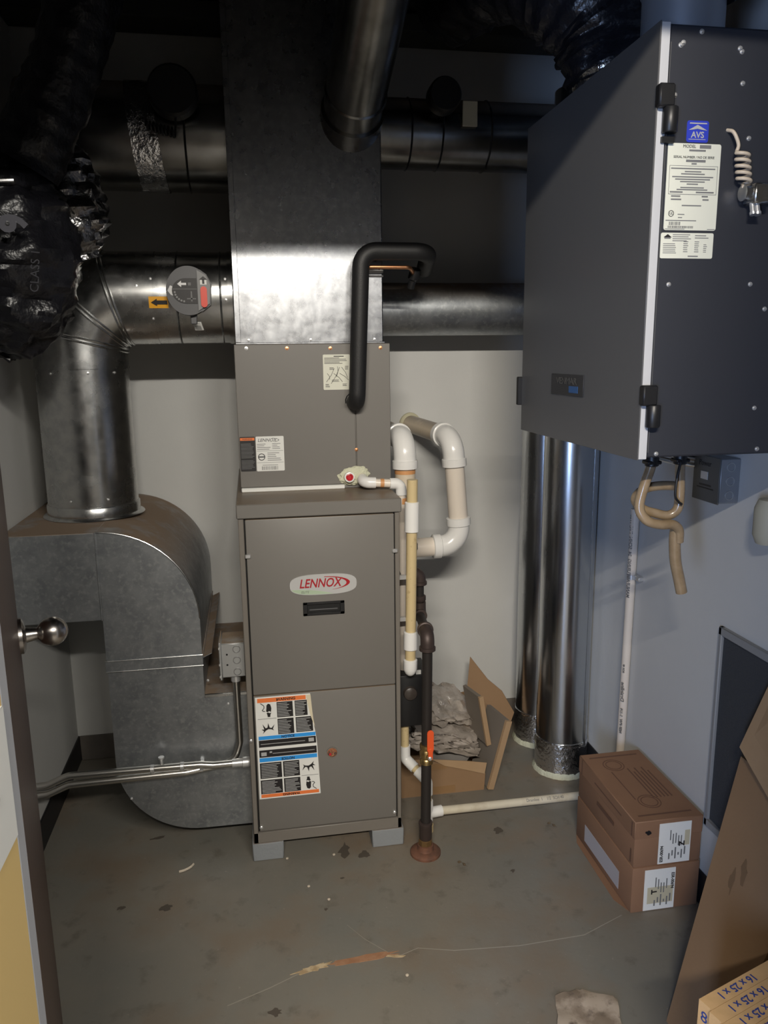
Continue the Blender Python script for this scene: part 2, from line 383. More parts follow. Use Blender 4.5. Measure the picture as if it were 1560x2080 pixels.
e = MB(); e.slab([lf1-ln*0.008+ld*0.001+Vector((0, 0, 0.96)), lf1-ln*0.032+ld*0.001+Vector((0, 0, 0.96)), lf1-ln*0.032+ld*0.001+Vector((0, 0, 1.06)), lf1-ln*0.008+ld*0.001+Vector((0, 0, 1.06))], 0.002)
e.build('latch_plate', nickel_m, dob)
jm = struct(MB().box(OX0-0.04, OX0, 0.475, 0.606, 0, HD, 0.002).build('trim_1', jamb_m))
MB().box(OX0-0.001, OX0+0.0015, 0.50, 0.603, 1.122, 1.235, 0.0005).build('hinge_leaf', hinge_m, jm)
MB().lathe([(0.0045, 0), (0.004, 0.0012), (0, 0.0015)], (OX0+0.0015, 0.566, 1.175), (1, 0, 0), 12).build('screw', rust_m, jm)
MB().box(OX0-0.008, OX0-0.0005, 0.606, 0.626, 0, HD, 0.002).build('door_seal', seal_m, jm)

# ------------------------------------------------------------------ furnace
FX0, FX1, FY, FZ0, FZ1 = -0.052, 0.402, 2.116, 0.058, 1.062
fur = empty('gas_furnace', (0.175, FY, FZ0), 'tall taupe metal gas furnace cabinet with oval badge standing on grey blocks', 'furnace')
c = MB()
c.box(FX0, FX1, FY+0.012, 2.83, FZ0, FZ1)
c.box(FX0, FX0+0.015, FY, FY+0.02, FZ0, FZ1, 0.002); c.box(FX1-0.013, FX1, FY, FY+0.02, FZ0, FZ1, 0.002)
c.box(FX0, FX1, FY, FY+0.02, FZ0, FZ0+0.036, 0.002)
c.build('cabinet', taupe2_m, fur)
MB().box(FX0+0.014, FX1-0.012, FY+0.008, FY+0.0135, FZ0+0.02, FZ1).build('shadow_gap', gap_m, fur)
MB().box(FX0-0.004, FX1+0.006, FY-0.006, 2.83, FZ1, 1.103, 0.003).build('top_cap', taupe_m, fur)
MB().box(FX0+0.019, FX1-0.0165, FY-0.004, FY+0.010, 0.5395, FZ1-0.003, 0.003, seg=2).build('upper_door', taupe_m, fur)
ld_ = MB().box(FX0+0.019, FX1-0.0165, FY-0.004, FY+0.010, 0.100, 0.5365, 0.003, seg=2).build('lower_door', taupe_m, fur)
fy = FY-0.004
for p in [(-0.030, 0.956), (0.386, 0.950)]:
    k = MB(); k.box(p[0]-0.007, p[0]+0.009, fy-0.006, fy, p[1]-0.006, p[1]+0.006, 0.002); k.build('latch', zinc_m, fur)
for p in [(-0.028, 0.115), (0.379, 0.117), (-0.046, 0.40)]:
    MB().lathe([(0.0055, 0), (0.0055, 0.004), (0.003, 0.006), (0, 0.0062)], (p[0], fy, p[1]), (0, -1, 0), 12).build('screw', zinc_m, fur)
# badge
def supere(cx, cz, a, b, n=48, pw=3.0):
    out = []
    for k in range(n):
        t = 2*PI*k/n; ct, st = math.cos(t), math.sin(t)
        out.append((cx+a*math.copysign(abs(ct)**(2/pw), ct), cz+b*math.copysign(abs(st)**(2/pw), st)))
    return out
bx, bz = 0.179, 0.8625
bd = MB().prism(supere(bx, bz, 0.0955, 0.0305), 'y', fy-0.003, fy).build('badge', silver_m, fur)
g = [(bx-0.092, bz-0.008)]+[(bx-0.092+0.118*t, bz-0.009-0.006*math.sin(t*PI*0.5)-0.012*t*t) for t in [i/10 for i in range(11)]]
g += [(x, z) for x, z in supere(bx, bz, 0.0935, 0.0287) if z < bz-0.008 and x < bx+0.03][::-1]
gg = sorted([(x, z) for x, z in supere(bx, bz, 0.0935, 0.0285, 96) if z < bz-0.012 and x < bx+0.028], key=lambda p: -p[0])
top = [(bx-0.091+0.119*t, bz-0.012-0.0165*t**2.2) for t in [i/12 for i in range(13)]]
MB().prism(top+gg, 'y', fy-0.0034, fy-0.0028).build('badge_band', green_m, bd)
text('LENNOX', 0.0365, red_m, bd, (bx-0.010, fy-0.0034, bz+0.0035), XR, ZU, shear=0.25, bold=0.0006, sx=0.80)
sw = []
for i in range(25):
    t = -1.2+i/24*2.75; sw.append((bx+0.002+0.074*math.cos(t)*1.0, bz+0.003+0.0205*math.sin(t)))
inn = [(bx+0.0+0.066*math.cos(-1.2+i/24*2.75), bz+0.0022+0.0195*math.sin(-1.2+i/24*2.75)) for i in range(25)]
MB().prism(sw+inn[::-1], 'y', fy-0.0035, fy-0.003).build('swoosh', red_m, bd)
text('ELITE', 0.0095, inkg_m, bd, (bx-0.053, fy-0.0037, bz-0.0205), XR, ZU, shear=0.15)
# recessed handle
h = MB(); hx0, hx1, hz0, hz1 = 0.119, 0.238, 0.771, 0.811
for b in [(hx0, hx1, hz1-0.008, hz1), (hx0, hx1, hz0, hz0+0.009), (hx0, hx0+0.013, hz0, hz1), (hx1-0.013, hx1, hz0, hz1)]:
    h.box(b[0], b[1], fy-0.004, fy, b[2], b[3], 0.0015)
hd = h.build('handle', blackpl_m, fur)
MB().box(hx0+0.012, hx1-0.012, fy-0.001, fy+0.0005, hz0+0.008, hz1-0.007).build('recess', gap_m, hd)
MB().box(hx0+0.018, hx1-0.02, fy-0.003, fy-0.001, hz0+0.016, hz0+0.019).build('grip_bar', damper_m, hd)
# sight glass
sg = MB().lathe([(0.0, 0), (0.0165, 0), (0.0165, 0.002), (0.014, 0.0025), (0.0135, 0.001), (0, 0.001)], (0.191, fy, 0.338), (0, -1, 0), 28).build('sight_glass', lens_m, fur)
MB().lathe([(0.0172, 0), (0.0172, 0.003), (0.0145, 0.003), (0.0145, 0.0005)], (0.191, fy, 0.338), (0, -1, 0), 28).build('glass_ring', taupe2_m, sg)
MB().lathe([(0.0, 0.001), (0.004, 0.001), (0.003, 0.003), (0, 0.003)], (0.185, fy, 0.332), (0, -1, 0), 12).build('glass_lamp', redcap_m, sg)
# warning sticker
sx0, sz1, sW, sH = -0.0305, 0.5325, 0.170, 0.325
def S(u, t):   # u across, t down; left edge drifts a little, right edge curls
    return (sx0+0.0015+u*(sW+0.012*t), sz1-t*sH)
stk = MB()
E = [S(0, 0), S(0, 1), S(1, 1), S(1.0, .75), S(1.0, .5), S(.99, .40), S(.965, .30), S(.955, .2), S(.945, .1), S(.94, 0)]
st = stk.prism(E, 'y', fy-0.0008, fy).build('warning_sticker', white_m, fur)
def poly(name, m, L_, dy=0.0012):
    b = MB()
    for P_ in L_:
        b.prism([S(*p) for p in P_], 'y', fy-dy-0.0003, fy-dy+0.0003)
        if name != 'fine_print': b.build(name, m, st); b = MB()
    if name == 'fine_print': b.build(name, m, st)
def R4(u0, u1, t0, t1): return [(u0, t0), (u0, t1), (u1, t1), (u1, t0)]
poly('curled_corner', backing_m, [[(.865, .012), (.885, .10), (.915, .2), (.96, .29), (.985, .33), (.965, .25), (.955, .15), (.945, .01)]], 0.0016)
poly('orange_band', orangeink_m, [R4(.035, .86, .012, .052), R4(.03, .975, .955, .987)])
poly('blue_band', blueink_m, [R4(.03, .985, .378, .412), R4(.03, .985, .592, .630)])
poly('black_panel', ink_m, [R4(.36, .63, .058, .205), R4(.665, .875, .058, .205), R4(.36, .63, .220, .370), R4(.665, .95, .220, .365), R4(.03, .985, .418, .485), R4(.03, .985, .515, .585),
      R4(.03, .385, .642, .795), R4(.41, .68, .642, .795), R4(.03, .385, .812, .950), R4(.41, .68, .812, .950)])
rows = []
for (u0, u1, t0, t1) in [(.37, .61, .065, .2), (.675, .87, .065, .2), (.37, .61, .228, .365), (.675, .94, .228, .36), (.05, .375, .65, .79), (.43, .67, .65, .79), (.05, .375, .82, .945), (.43, .67, .82, .945)]:
    n = 9
    for i in range(n):
        t = t0+(t1-t0)*(i+.5)/n; rows.append(R4(u0, u0+(u1-u0)*(0.6+0.4*random.random()), t-.0035, t+.002))
rows += [R4(.06, .80, .452, .457), R4(.25, .95, .549, .554), R4(.86, .95, .432, .468), R4(.06, .15, .535, .57), R4(.2, .24, .53, .545)]
poly('fine_print', mat('print_white', (0.42, 0.42, 0.42), 0.6), rows, 0.0018)
poly('rule_line', inkg_m, [R4(.03, .345, .2085, .2115), R4(.705, .985, .8015, .8045)])
def picto(pts, c, s, rot=False):
    return [(c[0]+(-1 if rot else 1)*x*s, c[1]+(-1 if rot else 1)*y*s*0.52) for x, y in pts]
hand = [(-.25, -.3), (-.22, -.75), (.0, -1.0), (.3, -.85), (.42, -.3), (.35, .25), (.1, .1), (-.1, .25), (-.3, .15)]
wrist = [(-.25, .38), (-.05, .3), (.15, .42), (.38, .36), (.25, .65), (.22, .98), (-.12, .98), (-.15, .7)]
flame = [(-.75, .75), (-.6, .35), (-.9, .1), (-.55, .1), (-.75, -.7), (-.35, -.05), (-.1, -.15), (.0, -.8), (.2, -.1), (.45, -.05), (.85, -.55), (.6, .1), (.75, .35), (.4, .15), (.0, .1), (-.35, .3)]
hook = [(-.95, -1.0), (-.5, -.6), (-.5, -.3), (-.75, .0), (-.6, .22), (-.3, .25), (-.3, .15), (-.55, .12), (-.6, .0), (-.38, -.3), (-.4, -.65), (-.85, -1.05)]
poly('pictogram', ink_m, [picto(hand, (.215, .13), .125), picto(wrist, (.215, .13), .125), picto(flame, (.20, .305), .125), picto(flame, (.83, .715), .125, True), picto(hand, (.82, .88), .12, True), picto(wrist, (.82, .88), .12, True)])
poly('pictogram_wire', mat('ink_mid', (.09, .09, .09), .6), [picto(hook, (.20, .125), .125), picto(hook, (.83, .885), .12, True)])
def st_text(s, u, t, size, rot=False):
    p = S(u, t); text(s, size, ink_m, st, (p[0], fy-0.0022, p[1]), (-1, 0, 0) if rot else XR, (0, 0, -1) if rot else ZU, bold=0.0003)
st_text('WARNING', .52, .031, 0.0115); st_text('NOTICE', .52, .395, 0.0105); st_text('NOTICE', .5, .611, 0.0105, True); st_text('WARNING', .52, .971, 0.0105, True)
poly('warning_triangle', ink_m, [[(.355, .043), (.385, .043), (.37, .020)]], 0.002)

# pads
for i, (x0, x1, lab) in enumerate([(-0.057, 0.036, 'grey block under the left front corner of the taupe furnace'), (0.309, 0.408, 'grey block under the right front corner of the taupe furnace')]):
    p = MB(); p.box(x0, x1, 2.113, 2.30, 0.0, 0.058, 0.003)
    tag(p.build('support_block', conc_m), lab, 'block', 'blocks under the furnace')
for x0, x1 in [(-0.052, 0.05), (0.30, 0.40)]:
    p = MB(); p.box(x0, x1, 2.62, 2.80, 0.0, 0.058, 0.003)
    tag(p.build('support_block', conc_m), 'grey block under the rear of the taupe furnace, beneath the %s side' % ('left' if x0 < 0 else 'right'), 'block', 'blocks under the furnace')

# ------------------------------------------------------------------ evaporator coil case
CX0, CX1, CY, CZ0, CZ1 = -0.043, 0.414, 2.31, 1.103, 1.536
coil = empty('coil_cabinet', (0.185, CY, CZ0), 'taupe cooling coil case with paper labels stacked on the furnace', 'coil case')
k = MB(); k.box(CX0, CX1, CY+0.004, 2.83, CZ0+0.0, CZ1, 0.002); k.build('case', taupe_m, coil)
k = MB(); k.box(CX0, 0.3065, CY, CY+0.005, CZ0+0.014, CZ1, 0.0015); k.build('front_panel', taupe_m, coil)
k = MB(); k.box(0.3085, CX1, CY, CY+0.005, CZ0+0.014, CZ1, 0.0015); k.build('side_panel', taupe_m, coil)
MB().box(CX0+0.002, 0.27, CY-0.006, CY+0.006, CZ0, CZ0+0.0125, 0.002).build('gasket_strip', white_m, coil)
for x, z in [(-0.008, 1.525), (0.109, 1.524), (0.236, 1.523), (0.386, 1.523), (0.308, 1.221)]:
    screw(coil, (x, CY, z), (0, -1, 0), 0.0055, copper_m if x > 0 else zinc_m)
def label_plate(name, x0, x1, z0, z1, y, m, par, bev=0.003):
    b = MB(); pts = []
    for cx, cz, a0 in [(x1-bev, z1-bev, 0), (x0+bev, z1-bev, 90), (x0+bev, z0+bev, 180), (x1-bev, z0+bev, 270)]:
        for q in range(4):
            a = math.radians(a0+q*30); pts.append((cx+bev*math.cos(a), cz+bev*math.sin(a)))
    return b.prism(pts, 'y', y-0.0008, y+0.0002).build(name, m, par)
wl = label_plate('warning_label', -0.040, 0.005, 1.166, 1.269, CY, ink_m, coil)
flat(MB(), (0, CY-0.0012, 0), XR, ZU, [(-0.0385, 0.0035, 1.258, 1.266)]).build('orange_band', orangeink_m, wl)
flat(MB(), (0, CY-0.0012, 0), XR, ZU, lines(-0.037, 0.002, 1.205, 1.25, 11, .35)+lines(-0.037, 0.002, 1.172, 1.2, 7, .35)).build('fine_print', inkg_m, wl)
text('WARNING', 0.006, ink_m, wl, (-0.0175, CY-0.0018, 1.262), XR, ZU)
rl = label_plate('rating_label', 0.007, 0.0895, 1.165, 1.269, CY, white_m, coil)
text('LENNOX', 0.0135, inkg_m, rl, (0.040, CY-0.001, 1.2575), XR, ZU, shear=.25, bold=.0002)
arc = [(0.045+0.031*math.cos(-1+i*.13), 1.2575+0.007*math.sin(-1+i*.13)) for i in range(18)]
arci = [(0.045+0.0285*math.cos(-1+i*.13), 1.2575+0.006*math.sin(-1+i*.13)) for i in range(18)]
MB().prism(arc+arci[::-1], 'y', CY-0.0014, CY-0.0009).build('swoosh', inkg_m, rl)
pr = lines(0.010, 0.052, 1.228, 1.249, 4, .3, .5)+lines(0.055, 0.08, 1.23, 1.249, 4, .3, .5)+[(0.009, 0.087, 1.2255, 1.2263), (0.009, 0.087, 1.1905, 1.1913)]+lines(0.04, 0.084, 1.195, 1.222, 5, .3, .5)
for i in range(26): pr.append((0.022+i*0.0019, 0.022+i*0.0019+random.choice((.0006, .0011)), 1.1685, 1.1795))
pr += [(0.024, 0.07, 1.1825, 1.1838)]
flat(MB(), (0, CY-0.0012, 0), XR, ZU, pr).build('fine_print', inkg_m, rl)
MB().lathe([(0.0105, 0), (0.0105, 0.0006), (0.0085, 0.0006), (0.0085, 0)], (0.0225, CY-0.0009, 1.208), (0, -1, 0), 24, True).build('seal_ring', ink_m, rl)
flat(MB(), (0, CY-0.0012, 0), XR, ZU, [(0.014, 0.031, 1.2055, 1.2105)]).build('seal_bar', inkg_m, rl)
dl = label_plate('diagram_label', 0.213, 0.293, 1.402, 1.505, CY, cream_m, coil)
pr = lines(0.217, 0.289, 1.477, 1.497, 5, .35, .4)+[(0.245, 0.275, 1.4985, 1.501)]+lines(0.232, 0.246, 1.46, 1.468, 2, .4)+lines(0.238, 0.262, 1.425, 1.432, 3, .4)+lines(0.219, 0.232, 1.409, 1.42, 4, .4)+lines(0.27, 0.285, 1.412, 1.42, 3, .4)+lines(0.278, 0.289, 1.46, 1.472, 4, .4)
flat(MB(), (0, CY-0.0012, 0), XR, ZU, pr).build('fine_print', ink_m, dl)
sk = MB()
for a, b in [((.222, 1.425), (.246, 1.465)), ((.236, 1.42), (.262, 1.468)), ((.252, 1.44), (.256, 1.47)), ((.262, 1.45), (.288, 1.43)), ((.268, 1.468), (.285, 1.437)), ((.225, 1.45), (.232, 1.432)), ((.244, 1.45), (.27, 1.425))]:
    sk.tube([(a[0], CY-0.0012, a[1]), ((a[0]+b[0])/2+.003, CY-0.0012, (a[1]+b[1])/2), (b[0], CY-0.0012, b[1])], 0.0006, 5)
sk.build('pipe_sketch', ink_m, dl)
# foam sealant ring + red plugged drain port
fm = MB()
bmesh.ops.create_icosphere(fm.bm, subdivisions=4, radius=1.0)
for v in fm.bm.verts:
    d = 1+0.22*mnoise.noise(v.co*3.1)+0.12*mnoise.noise(v.co*8)
    v.co = Vector((0.298+v.co.x*0.046*d, CY-0.002+v.co.y*0.013*d, 1.142+v.co.z*0.027*d+0.006*v.co.x))
for f in fm.bm.faces: f.smooth = True
fm.build('foam_sealant', foam_m, coil)
rp = MB().lathe([(0.0155, 0), (0.0155, 0.024), (0.0115, 0.025), (0.011, 0.019), (0, 0.019)], (0.282, CY-0.004, 1.141), (0, -1, 0), 24).build('drain_port', pvcw_m, coil)
MB().lathe([(0.0112, 0), (0.0112, 0.023), (0.008, 0.024), (0.006, 0.021), (0, 0.021)], (0.282, CY-0.004, 1.141), (0, -1, 0), 20).build('red_plug', redcap_m, rp)

# ------------------------------------------------------------------ plenum and ducts
ple = empty('supply_plenum', (0.18, 2.32, CZ1), 'wide shiny sheet metal supply plenum rising from the coil case', 'duct')
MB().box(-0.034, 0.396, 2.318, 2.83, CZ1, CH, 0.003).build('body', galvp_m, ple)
k = MB(); k.box(-0.038, 0.400, 2.314, 2.834, CZ1, CZ1+0.006, 0.001); k.build('bottom_flange', galvp_m, ple)
k = MB(); k.box(-0.0375, -0.022, 2.3135, 2.319, CZ1+0.006, CH-0.002, 0.0008); k.build('corner_seam', galvp_m, ple)
for s_ in [(-0.0, 1.548), (0.18, 1.548), (0.37, 1.548)]: screw(ple, (s_[0], 2.318, s_[1]), (0, -1, 0), 0.004)
k = MB(); k.box(0.332, 0.3975, 2.3145, 2.319, 1.726, 1.731); k.build('tape_strip', ink_m, ple); k = MB(); k.box(0.332, 0.3975, 2.3145, 2.319, 1.738, 1.7455); k.build('tape_strip', white_m, ple)
# round supply duct, right, tees into the rear riser
RR, RY, RZ = 0.0885, 2.69, 1.655
rd = empty('round_duct', (0.396, RY, RZ), 'horizontal round metal duct from the plenum to the right behind the grey unit', 'duct')
MB().tube([(0.396, RY, RZ), (0.98, RY, RZ)], RR, 48).build('pipe', galvd_m, rd)
MB().lathe([(RR, 0), (RR+0.006, 0), (RR+0.006, 0.006), (RR+0.0015, 0.009), (RR+0.0015, 0.03), (RR, 0.03)], (0.396, RY, RZ), XR, 48).build('start_collar', galv_m, rd)
for a in (0.2, 1.1): screw(rd, (0.414, RY-(RR+.001)*math.cos(a), RZ+(RR+.001)*math.sin(a)), (0, -math.cos(a), math.sin(a)), 0.004)
# round return duct, left: vertical, four-gore elbow, horizontal
r0, vy, vx, hz = 0.1355, 2.5, -0.502, 1.678
ec = Vector((vx+0.158, vy, hz-0.158)); Rc = 0.158
def ep(deg): a = math.radians(deg); q = Rc/math.cos(math.radians(15)); return ec+Vector((-q*math.cos(a), 0, q*math.sin(a)))
def en(deg): a = math.radians(deg); return Vector((math.sin(a), 0, math.cos(a)))
ldt = empty('elbow_duct', (vx, vy, 1.03), 'large shiny round duct bending from the dusty square duct to the plenum', 'duct')
jz = [Vector((vx, vy, 1.03)), Vector((vx, vy, 1.475)), ep(15), ep(45), ep(75), Vector((-0.265, vy, hz)), Vector((-0.034, vy, hz))]
nn = [Vector((0, 0, 1)), Vector((0, 0, 1)), en(15), en(45), en(75), Vector((1, 0, 0)), Vector((1, 0, 0))]
nm = ['riser_pipe', 'gore', 'gore', 'gore', 'gore', 'run_pipe']
for i in range(6):
    rr = r0-(0.0012 if i in (0, 5) else 0)
    MB().gore(jz[i], jz[i+1], nn[i], nn[i+1], rr, 64).build(nm[i], galv_m, ldt)
for i in (2, 3, 4):
    n_ = nn[i]; k = MB()
    d0 = (jz[i]-jz[i-1]).normalized()
    for off, rad in ((-0.006, r0+0.004), (0.005, r0+0.0028)):
        rings = []
        for th in range(64):
            a = 2*PI*th/64; up = Vector((0, 1, 0)); sd = n_.cross(up).normalized(); kx = 1/math.cos(math.radians(15))
            cpt = jz[i]+n_*off+up*rad*math.cos(a)+sd*rad*kx*math.sin(a); o = (cpt-jz[i]-n_*off).normalized()
            rings.append([cpt+o*0.0025*math.cos(2*PI*q/6)+n_*0.003*math.sin(2*PI*q/6) for q in range(6)])
        k.loft(rings, closed=True)
    k.build('seam_ring', galv_m, ldt)
MB().lathe([(r0, -0.004), (r0+0.002, -0.004), (r0+0.002, 0.004), (r0, 0.004)], (vx, vy, 1.475), ZU, 64).build('joint_ring', galv_m, ldt)
MB().lathe([(r0+0.016, 0), (r0+0.014, 0.003), (r0+0.003, 0.008), (r0+0.003, 0.034), (r0, 0.038)], (vx, vy, 1.025), ZU, 64).build('crimped_collar', galv_m, ldt)
for x in (-0.20, -0.075): MB().lathe([(r0-0.001, -0.003), (r0+0.0025, 0), (r0-0.001, 0.003)], (x, vy, hz), XR, 64).build('bead_ring', galv_m, ldt)
MB().lathe([(r0+0.014, 0), (r0+0.014, 0.003), (r0+0.002, 0.006), (r0+0.002, 0.02), (r0, 0.02)], (-0.0345, vy, hz), (-1, 0, 0), 64).build('start_collar', galv_m, ldt)
for x, a in [(-0.27, .35), (-0.31, .2), (-0.06, .35), (-0.06, -.1), (-0.27, -.5)]: screw(ldt, (x, vy-r0*math.cos(a), hz+r0*math.sin(a)), (0, -math.cos(a), math.sin(a)), 0.004)
for a in (-0.5, 0.3, 0.9): screw(ldt, (vx+r0*math.sin(a), vy-r0*math.cos(a), 1.46), (math.sin(a), -math.cos(a), 0), 0.004)
for a in (-0.3, 0.5): screw(ldt, (vx+r0*math.sin(a), vy-r0*math.cos(a), 1.085), (math.sin(a), -math.cos(a), 0), 0.004)
# curved stickers on the run pipe
def curved(x0, x1, a0, a1, rad, name, m, par, t=0.0006, sk_=0.0, pts=None):
    b = MB(); n = 10; o, i_ = [], []
    for q in range(n+1):
        a = a0+(a1-a0)*q/n; o.append(a)
    rings = []
    A_ = [[b.bm.verts.new((x+sk_*(a-a0), vy-(rad+t)*math.cos(a), hz+(rad+t)*math.sin(a))) for x in (x0, x1)] for a in o]
    for q in range(n):
        f = b.bm.faces.new((A_[q][0], A_[q][1], A_[q+1][1], A_[q+1][0])); f.smooth = True
    return b.build(name, m, par)
arw = curved(-0.278, -0.224, -0.03-0.24, -0.03+0.0, r0, 'arrow_sticker', yellowink_m, ldt)
ab = MB(); AP = [(-0.272, -.15), (-0.255, -.075), (-0.255, -.11), (-0.226, -.11), (-0.226, -.19), (-0.255, -.19), (-0.255, -.225)]
ab.bm.faces.new([ab.bm.verts.new((x, vy-(r0+0.0025)*math.cos(a), hz+(r0+0.0025)*math.sin(a))) for x, a in AP]); ab.build('arrow', ink_m, arw)
curved(-0.155, -0.129, -0.80, -0.58, r0, 'barcode_sticker', white_m, ldt, sk_=-0.03)
bs = MB()
for q in range(5):
    a = -0.77+q*0.038; w_ = random.choice((.006, .014))
    bs.bm.faces.new([bs.bm.verts.new((x-0.03*(aa+.8), vy-(r0+0.0014)*math.cos(aa), hz+(r0+0.0014)*math.sin(aa))) for x, aa in [(-.150, a), (-.134, a), (-.134, a+w_), (-.150, a+w_)]])
bs.build('barcode', ink_m, ldt)
# damper actuator on the run pipe
dx, dz, dy = -0.163, 1.688, vy-r0-0.03
da = empty('damper_actuator', (dx, dy, dz), 'round grey damper actuator with red lever on the left round duct', 'actuator')
pts = []
for q in range(40):
    a = math.radians(58+q*(244/39)); pts.append((dx+0.062*math.cos(a), dz+0.068*math.sin(a)))
pts += [(dx+0.036, dz-0.058), (dx+0.06, dz-0.04), (dx+0.064, dz+0.02), (dx+0.052, dz+0.045), (dx+0.034, dz+0.058)]
k = MB(); k.prism(pts, 'y', dy, dy+0.042); k.build('body', damper_m, da)
sp = [(dx+0.026, dz+0.056), (dx+0.026, dz-0.056), (dx+0.058, dz-0.036), (dx+0.062, dz+0.016), (dx+0.05, dz+0.042)]
k = MB(); k.prism(sp, 'y', dy-0.006, dy); side = k.build('lever_housing', damperl_m, da)
def stadium(cx, cz, hw_, hh):
    P_ = []
    for q in range(10): a = PI*q/9; P_.append((cx+hw_*math.cos(a), cz+hh-hw_+hw_*math.sin(a)))
    for q in range(10): a = PI+PI*q/9; P_.append((cx+hw_*math.cos(a), cz-hh+hw_+hw_*math.sin(a)))
    return P_
k = MB(); k.prism(stadium(dx+0.043, dz-0.018, 0.009, 0.029), 'y', dy-0.011, dy-0.006); k.build('red_lever', knobred_m, side)
k = MB(); k.prism([(dx+0.034, dz+0.016), (dx+0.052, dz+0.016), (dx+0.052, dz+0.030), (dx+0.034, dz+0.030)], 'y', dy-0.0068, dy-0.0058); k.build('white_window', white_m, side)
k = MB(); k.prism([(dx+0.031, dz+0.029), (dx+0.043, dz+0.039), (dx+0.055, dz+0.029)], 'y', dy-0.0074, dy-0.006); k.prism([(dx+0.040, dz+0.018), (dx+0.046, dz+0.018), (dx+0.046, dz+0.030), (dx+0.040, dz+0.030)], 'y', dy-0.0074, dy-0.006); k.build('up_arrow', ink_m, side)
fp = [(dx+0.024, dz+0.034), (dx+0.024, dz-0.036)]
for q in range(17): a = math.radians(270-q*(180/16)); fp.append((dx-0.006+0.036*math.cos(a)*1.1, dz-0.001+0.035*math.sin(a)))
k = MB(); k.prism(fp, 'y', dy-0.002, dy+0.001); fpl = k.build('dial_plate', ink_m, da)
k = MB(); k.prism([(dx-0.03, dz+0.018), (dx-0.019, dz+0.027), (dx-0.019, dz+0.021), (dx-0.005, dz+0.021), (dx-0.005, dz+0.015), (dx-0.019, dz+0.015), (dx-0.019, dz+0.009)], 'y', dy-0.0026, dy-0.0018); k.build('white_arrow', silver_m, fpl)
k = MB(); flat(k, (0, dy-0.0022, 0), XR, ZU, [(dx-0.044, dx+0.024, dz+0.0035, dz+0.005), (dx, dx+0.008, dz+0.014, dz+0.022), (dx+0.006, dx+0.010, dz-0.03, dz-0.002), (dx-0.005, dx+0.02, dz-0.024, dz-0.021)]); k.build('dial_print', inkg_m, fpl)
k = MB()
for q in range(6):
    a = math.radians(185+q*15); k.lathe([(0.003, 0), (0.003, .0005)], (dx-0.008+0.03*math.cos(a), dy-0.002, dz-0.002+0.028*math.sin(a)), (0, -1, 0), 6)
k.build('dial_marks', damperl_m, fpl)
k = MB(); k.prism([(dx-0.058, dz+0.0), (dx-0.050, dz+0.014), (dx-0.044, dz+0.012), (dx-0.043, dz-0.014), (dx-0.049, dz-0.012)], 'y', dy-0.0012, dy+0.001); k.build('warning_mark', silver_m, da)
k = MB(); k.box(dx+0.0, dx+0.018, dy+0.022, dy+0.04, dz-0.092, dz-0.055, 0.002); k.build('bracket', damper_m, da)

# dusty square return duct (trunk, elbow, drop, boot)
SY0, SY1 = 2.2, 2.84
sq = empty('square_return_duct', (-0.31, SY0, 0.075), 'dusty grey square return duct curving from left wall down into the furnace side', 'duct')
MB().box(LW+0.002, -0.4485, SY0+0.002, SY1, 0.766, 1.0235, 0.002).build('trunk', galvd_m, sq)
arcp = [(-0.447, 0.755)]+[(-0.447+0.27*math.sin(math.radians(t)), 0.755+0.2695*math.cos(math.radians(t))) for t in range(0, 91, 5)]
k = MB(); k.prism(arcp, 'y', SY0, SY1-0.001); k.build('elbow', galvd_m, sq)
edge = [(-0.447+0.27*math.sin(math.radians(t)), SY0-0.001, 0.755+0.2695*math.cos(math.radians(t))) for t in range(0, 91, 5)]
k = MB(); k.tube(edge, 0.0022, 8); k.build('rim_bead', galv_m, sq)
k = MB(); k.box(-0.447, -0.177, SY0, SY1-0.001, 0.642, 0.755); k.build('drop', galvd_m, sq)
k = MB(); k.box(-0.450, -0.1745, SY0-0.004, SY1, 0.611, 0.643, 0.001); k.build('slip_joint', galvd_m, sq)
for zb in (0.6435, 0.6105):
    k = MB(); k.tube([(-0.450, SY0-0.004, zb), (-0.1745, SY0-0.004, zb)], 0.0018, 8); k.build('joint_bead', galv_m, sq)
ap = [(-0.446, 0.611), (-0.446, 0.32)]+[(-0.201-0.245*math.cos(math.radians(t)), 0.322-0.245*math.sin(math.radians(t))) for t in range(5, 91, 5)]+[(FX0-0.001, 0.075), (FX0-0.001, 0.513), (-0.177, 0.513), (-0.177, 0.611)]
k = MB(); k.prism(ap, 'y', SY0+0.001, SY1-0.002); k.build('boot', galvd_m, sq)
k = MB(); k.box(-0.451, -0.445, SY0-0.002, SY0+0.01, 0.766, 1.026, 0.001); k.build('standing_seam', galvd_m, sq)
k = MB(); k.slab([(-0.176, SY0+0.01, 0.630), (-0.150, SY0+0.01, 0.642), (-0.150, SY1-0.02, 0.642), (-0.176, SY1-0.02, 0.630)], 0.002); k.build('side_flange', galvd_m, sq)
k = MB(); k.box(-0.177, FX0-0.001, SY0-0.001, SY0+0.006, 0.505, 0.515, 0.001); k.build('boot_lip', galv_m, sq)
for x, z in [(-0.165, .56), (-0.11, .48), (-0.08, .49), (-0.30, .63), (-0.41, .20)]: screw(sq, (x, SY0+0.001, z), (0, -1, 0), 0.004)

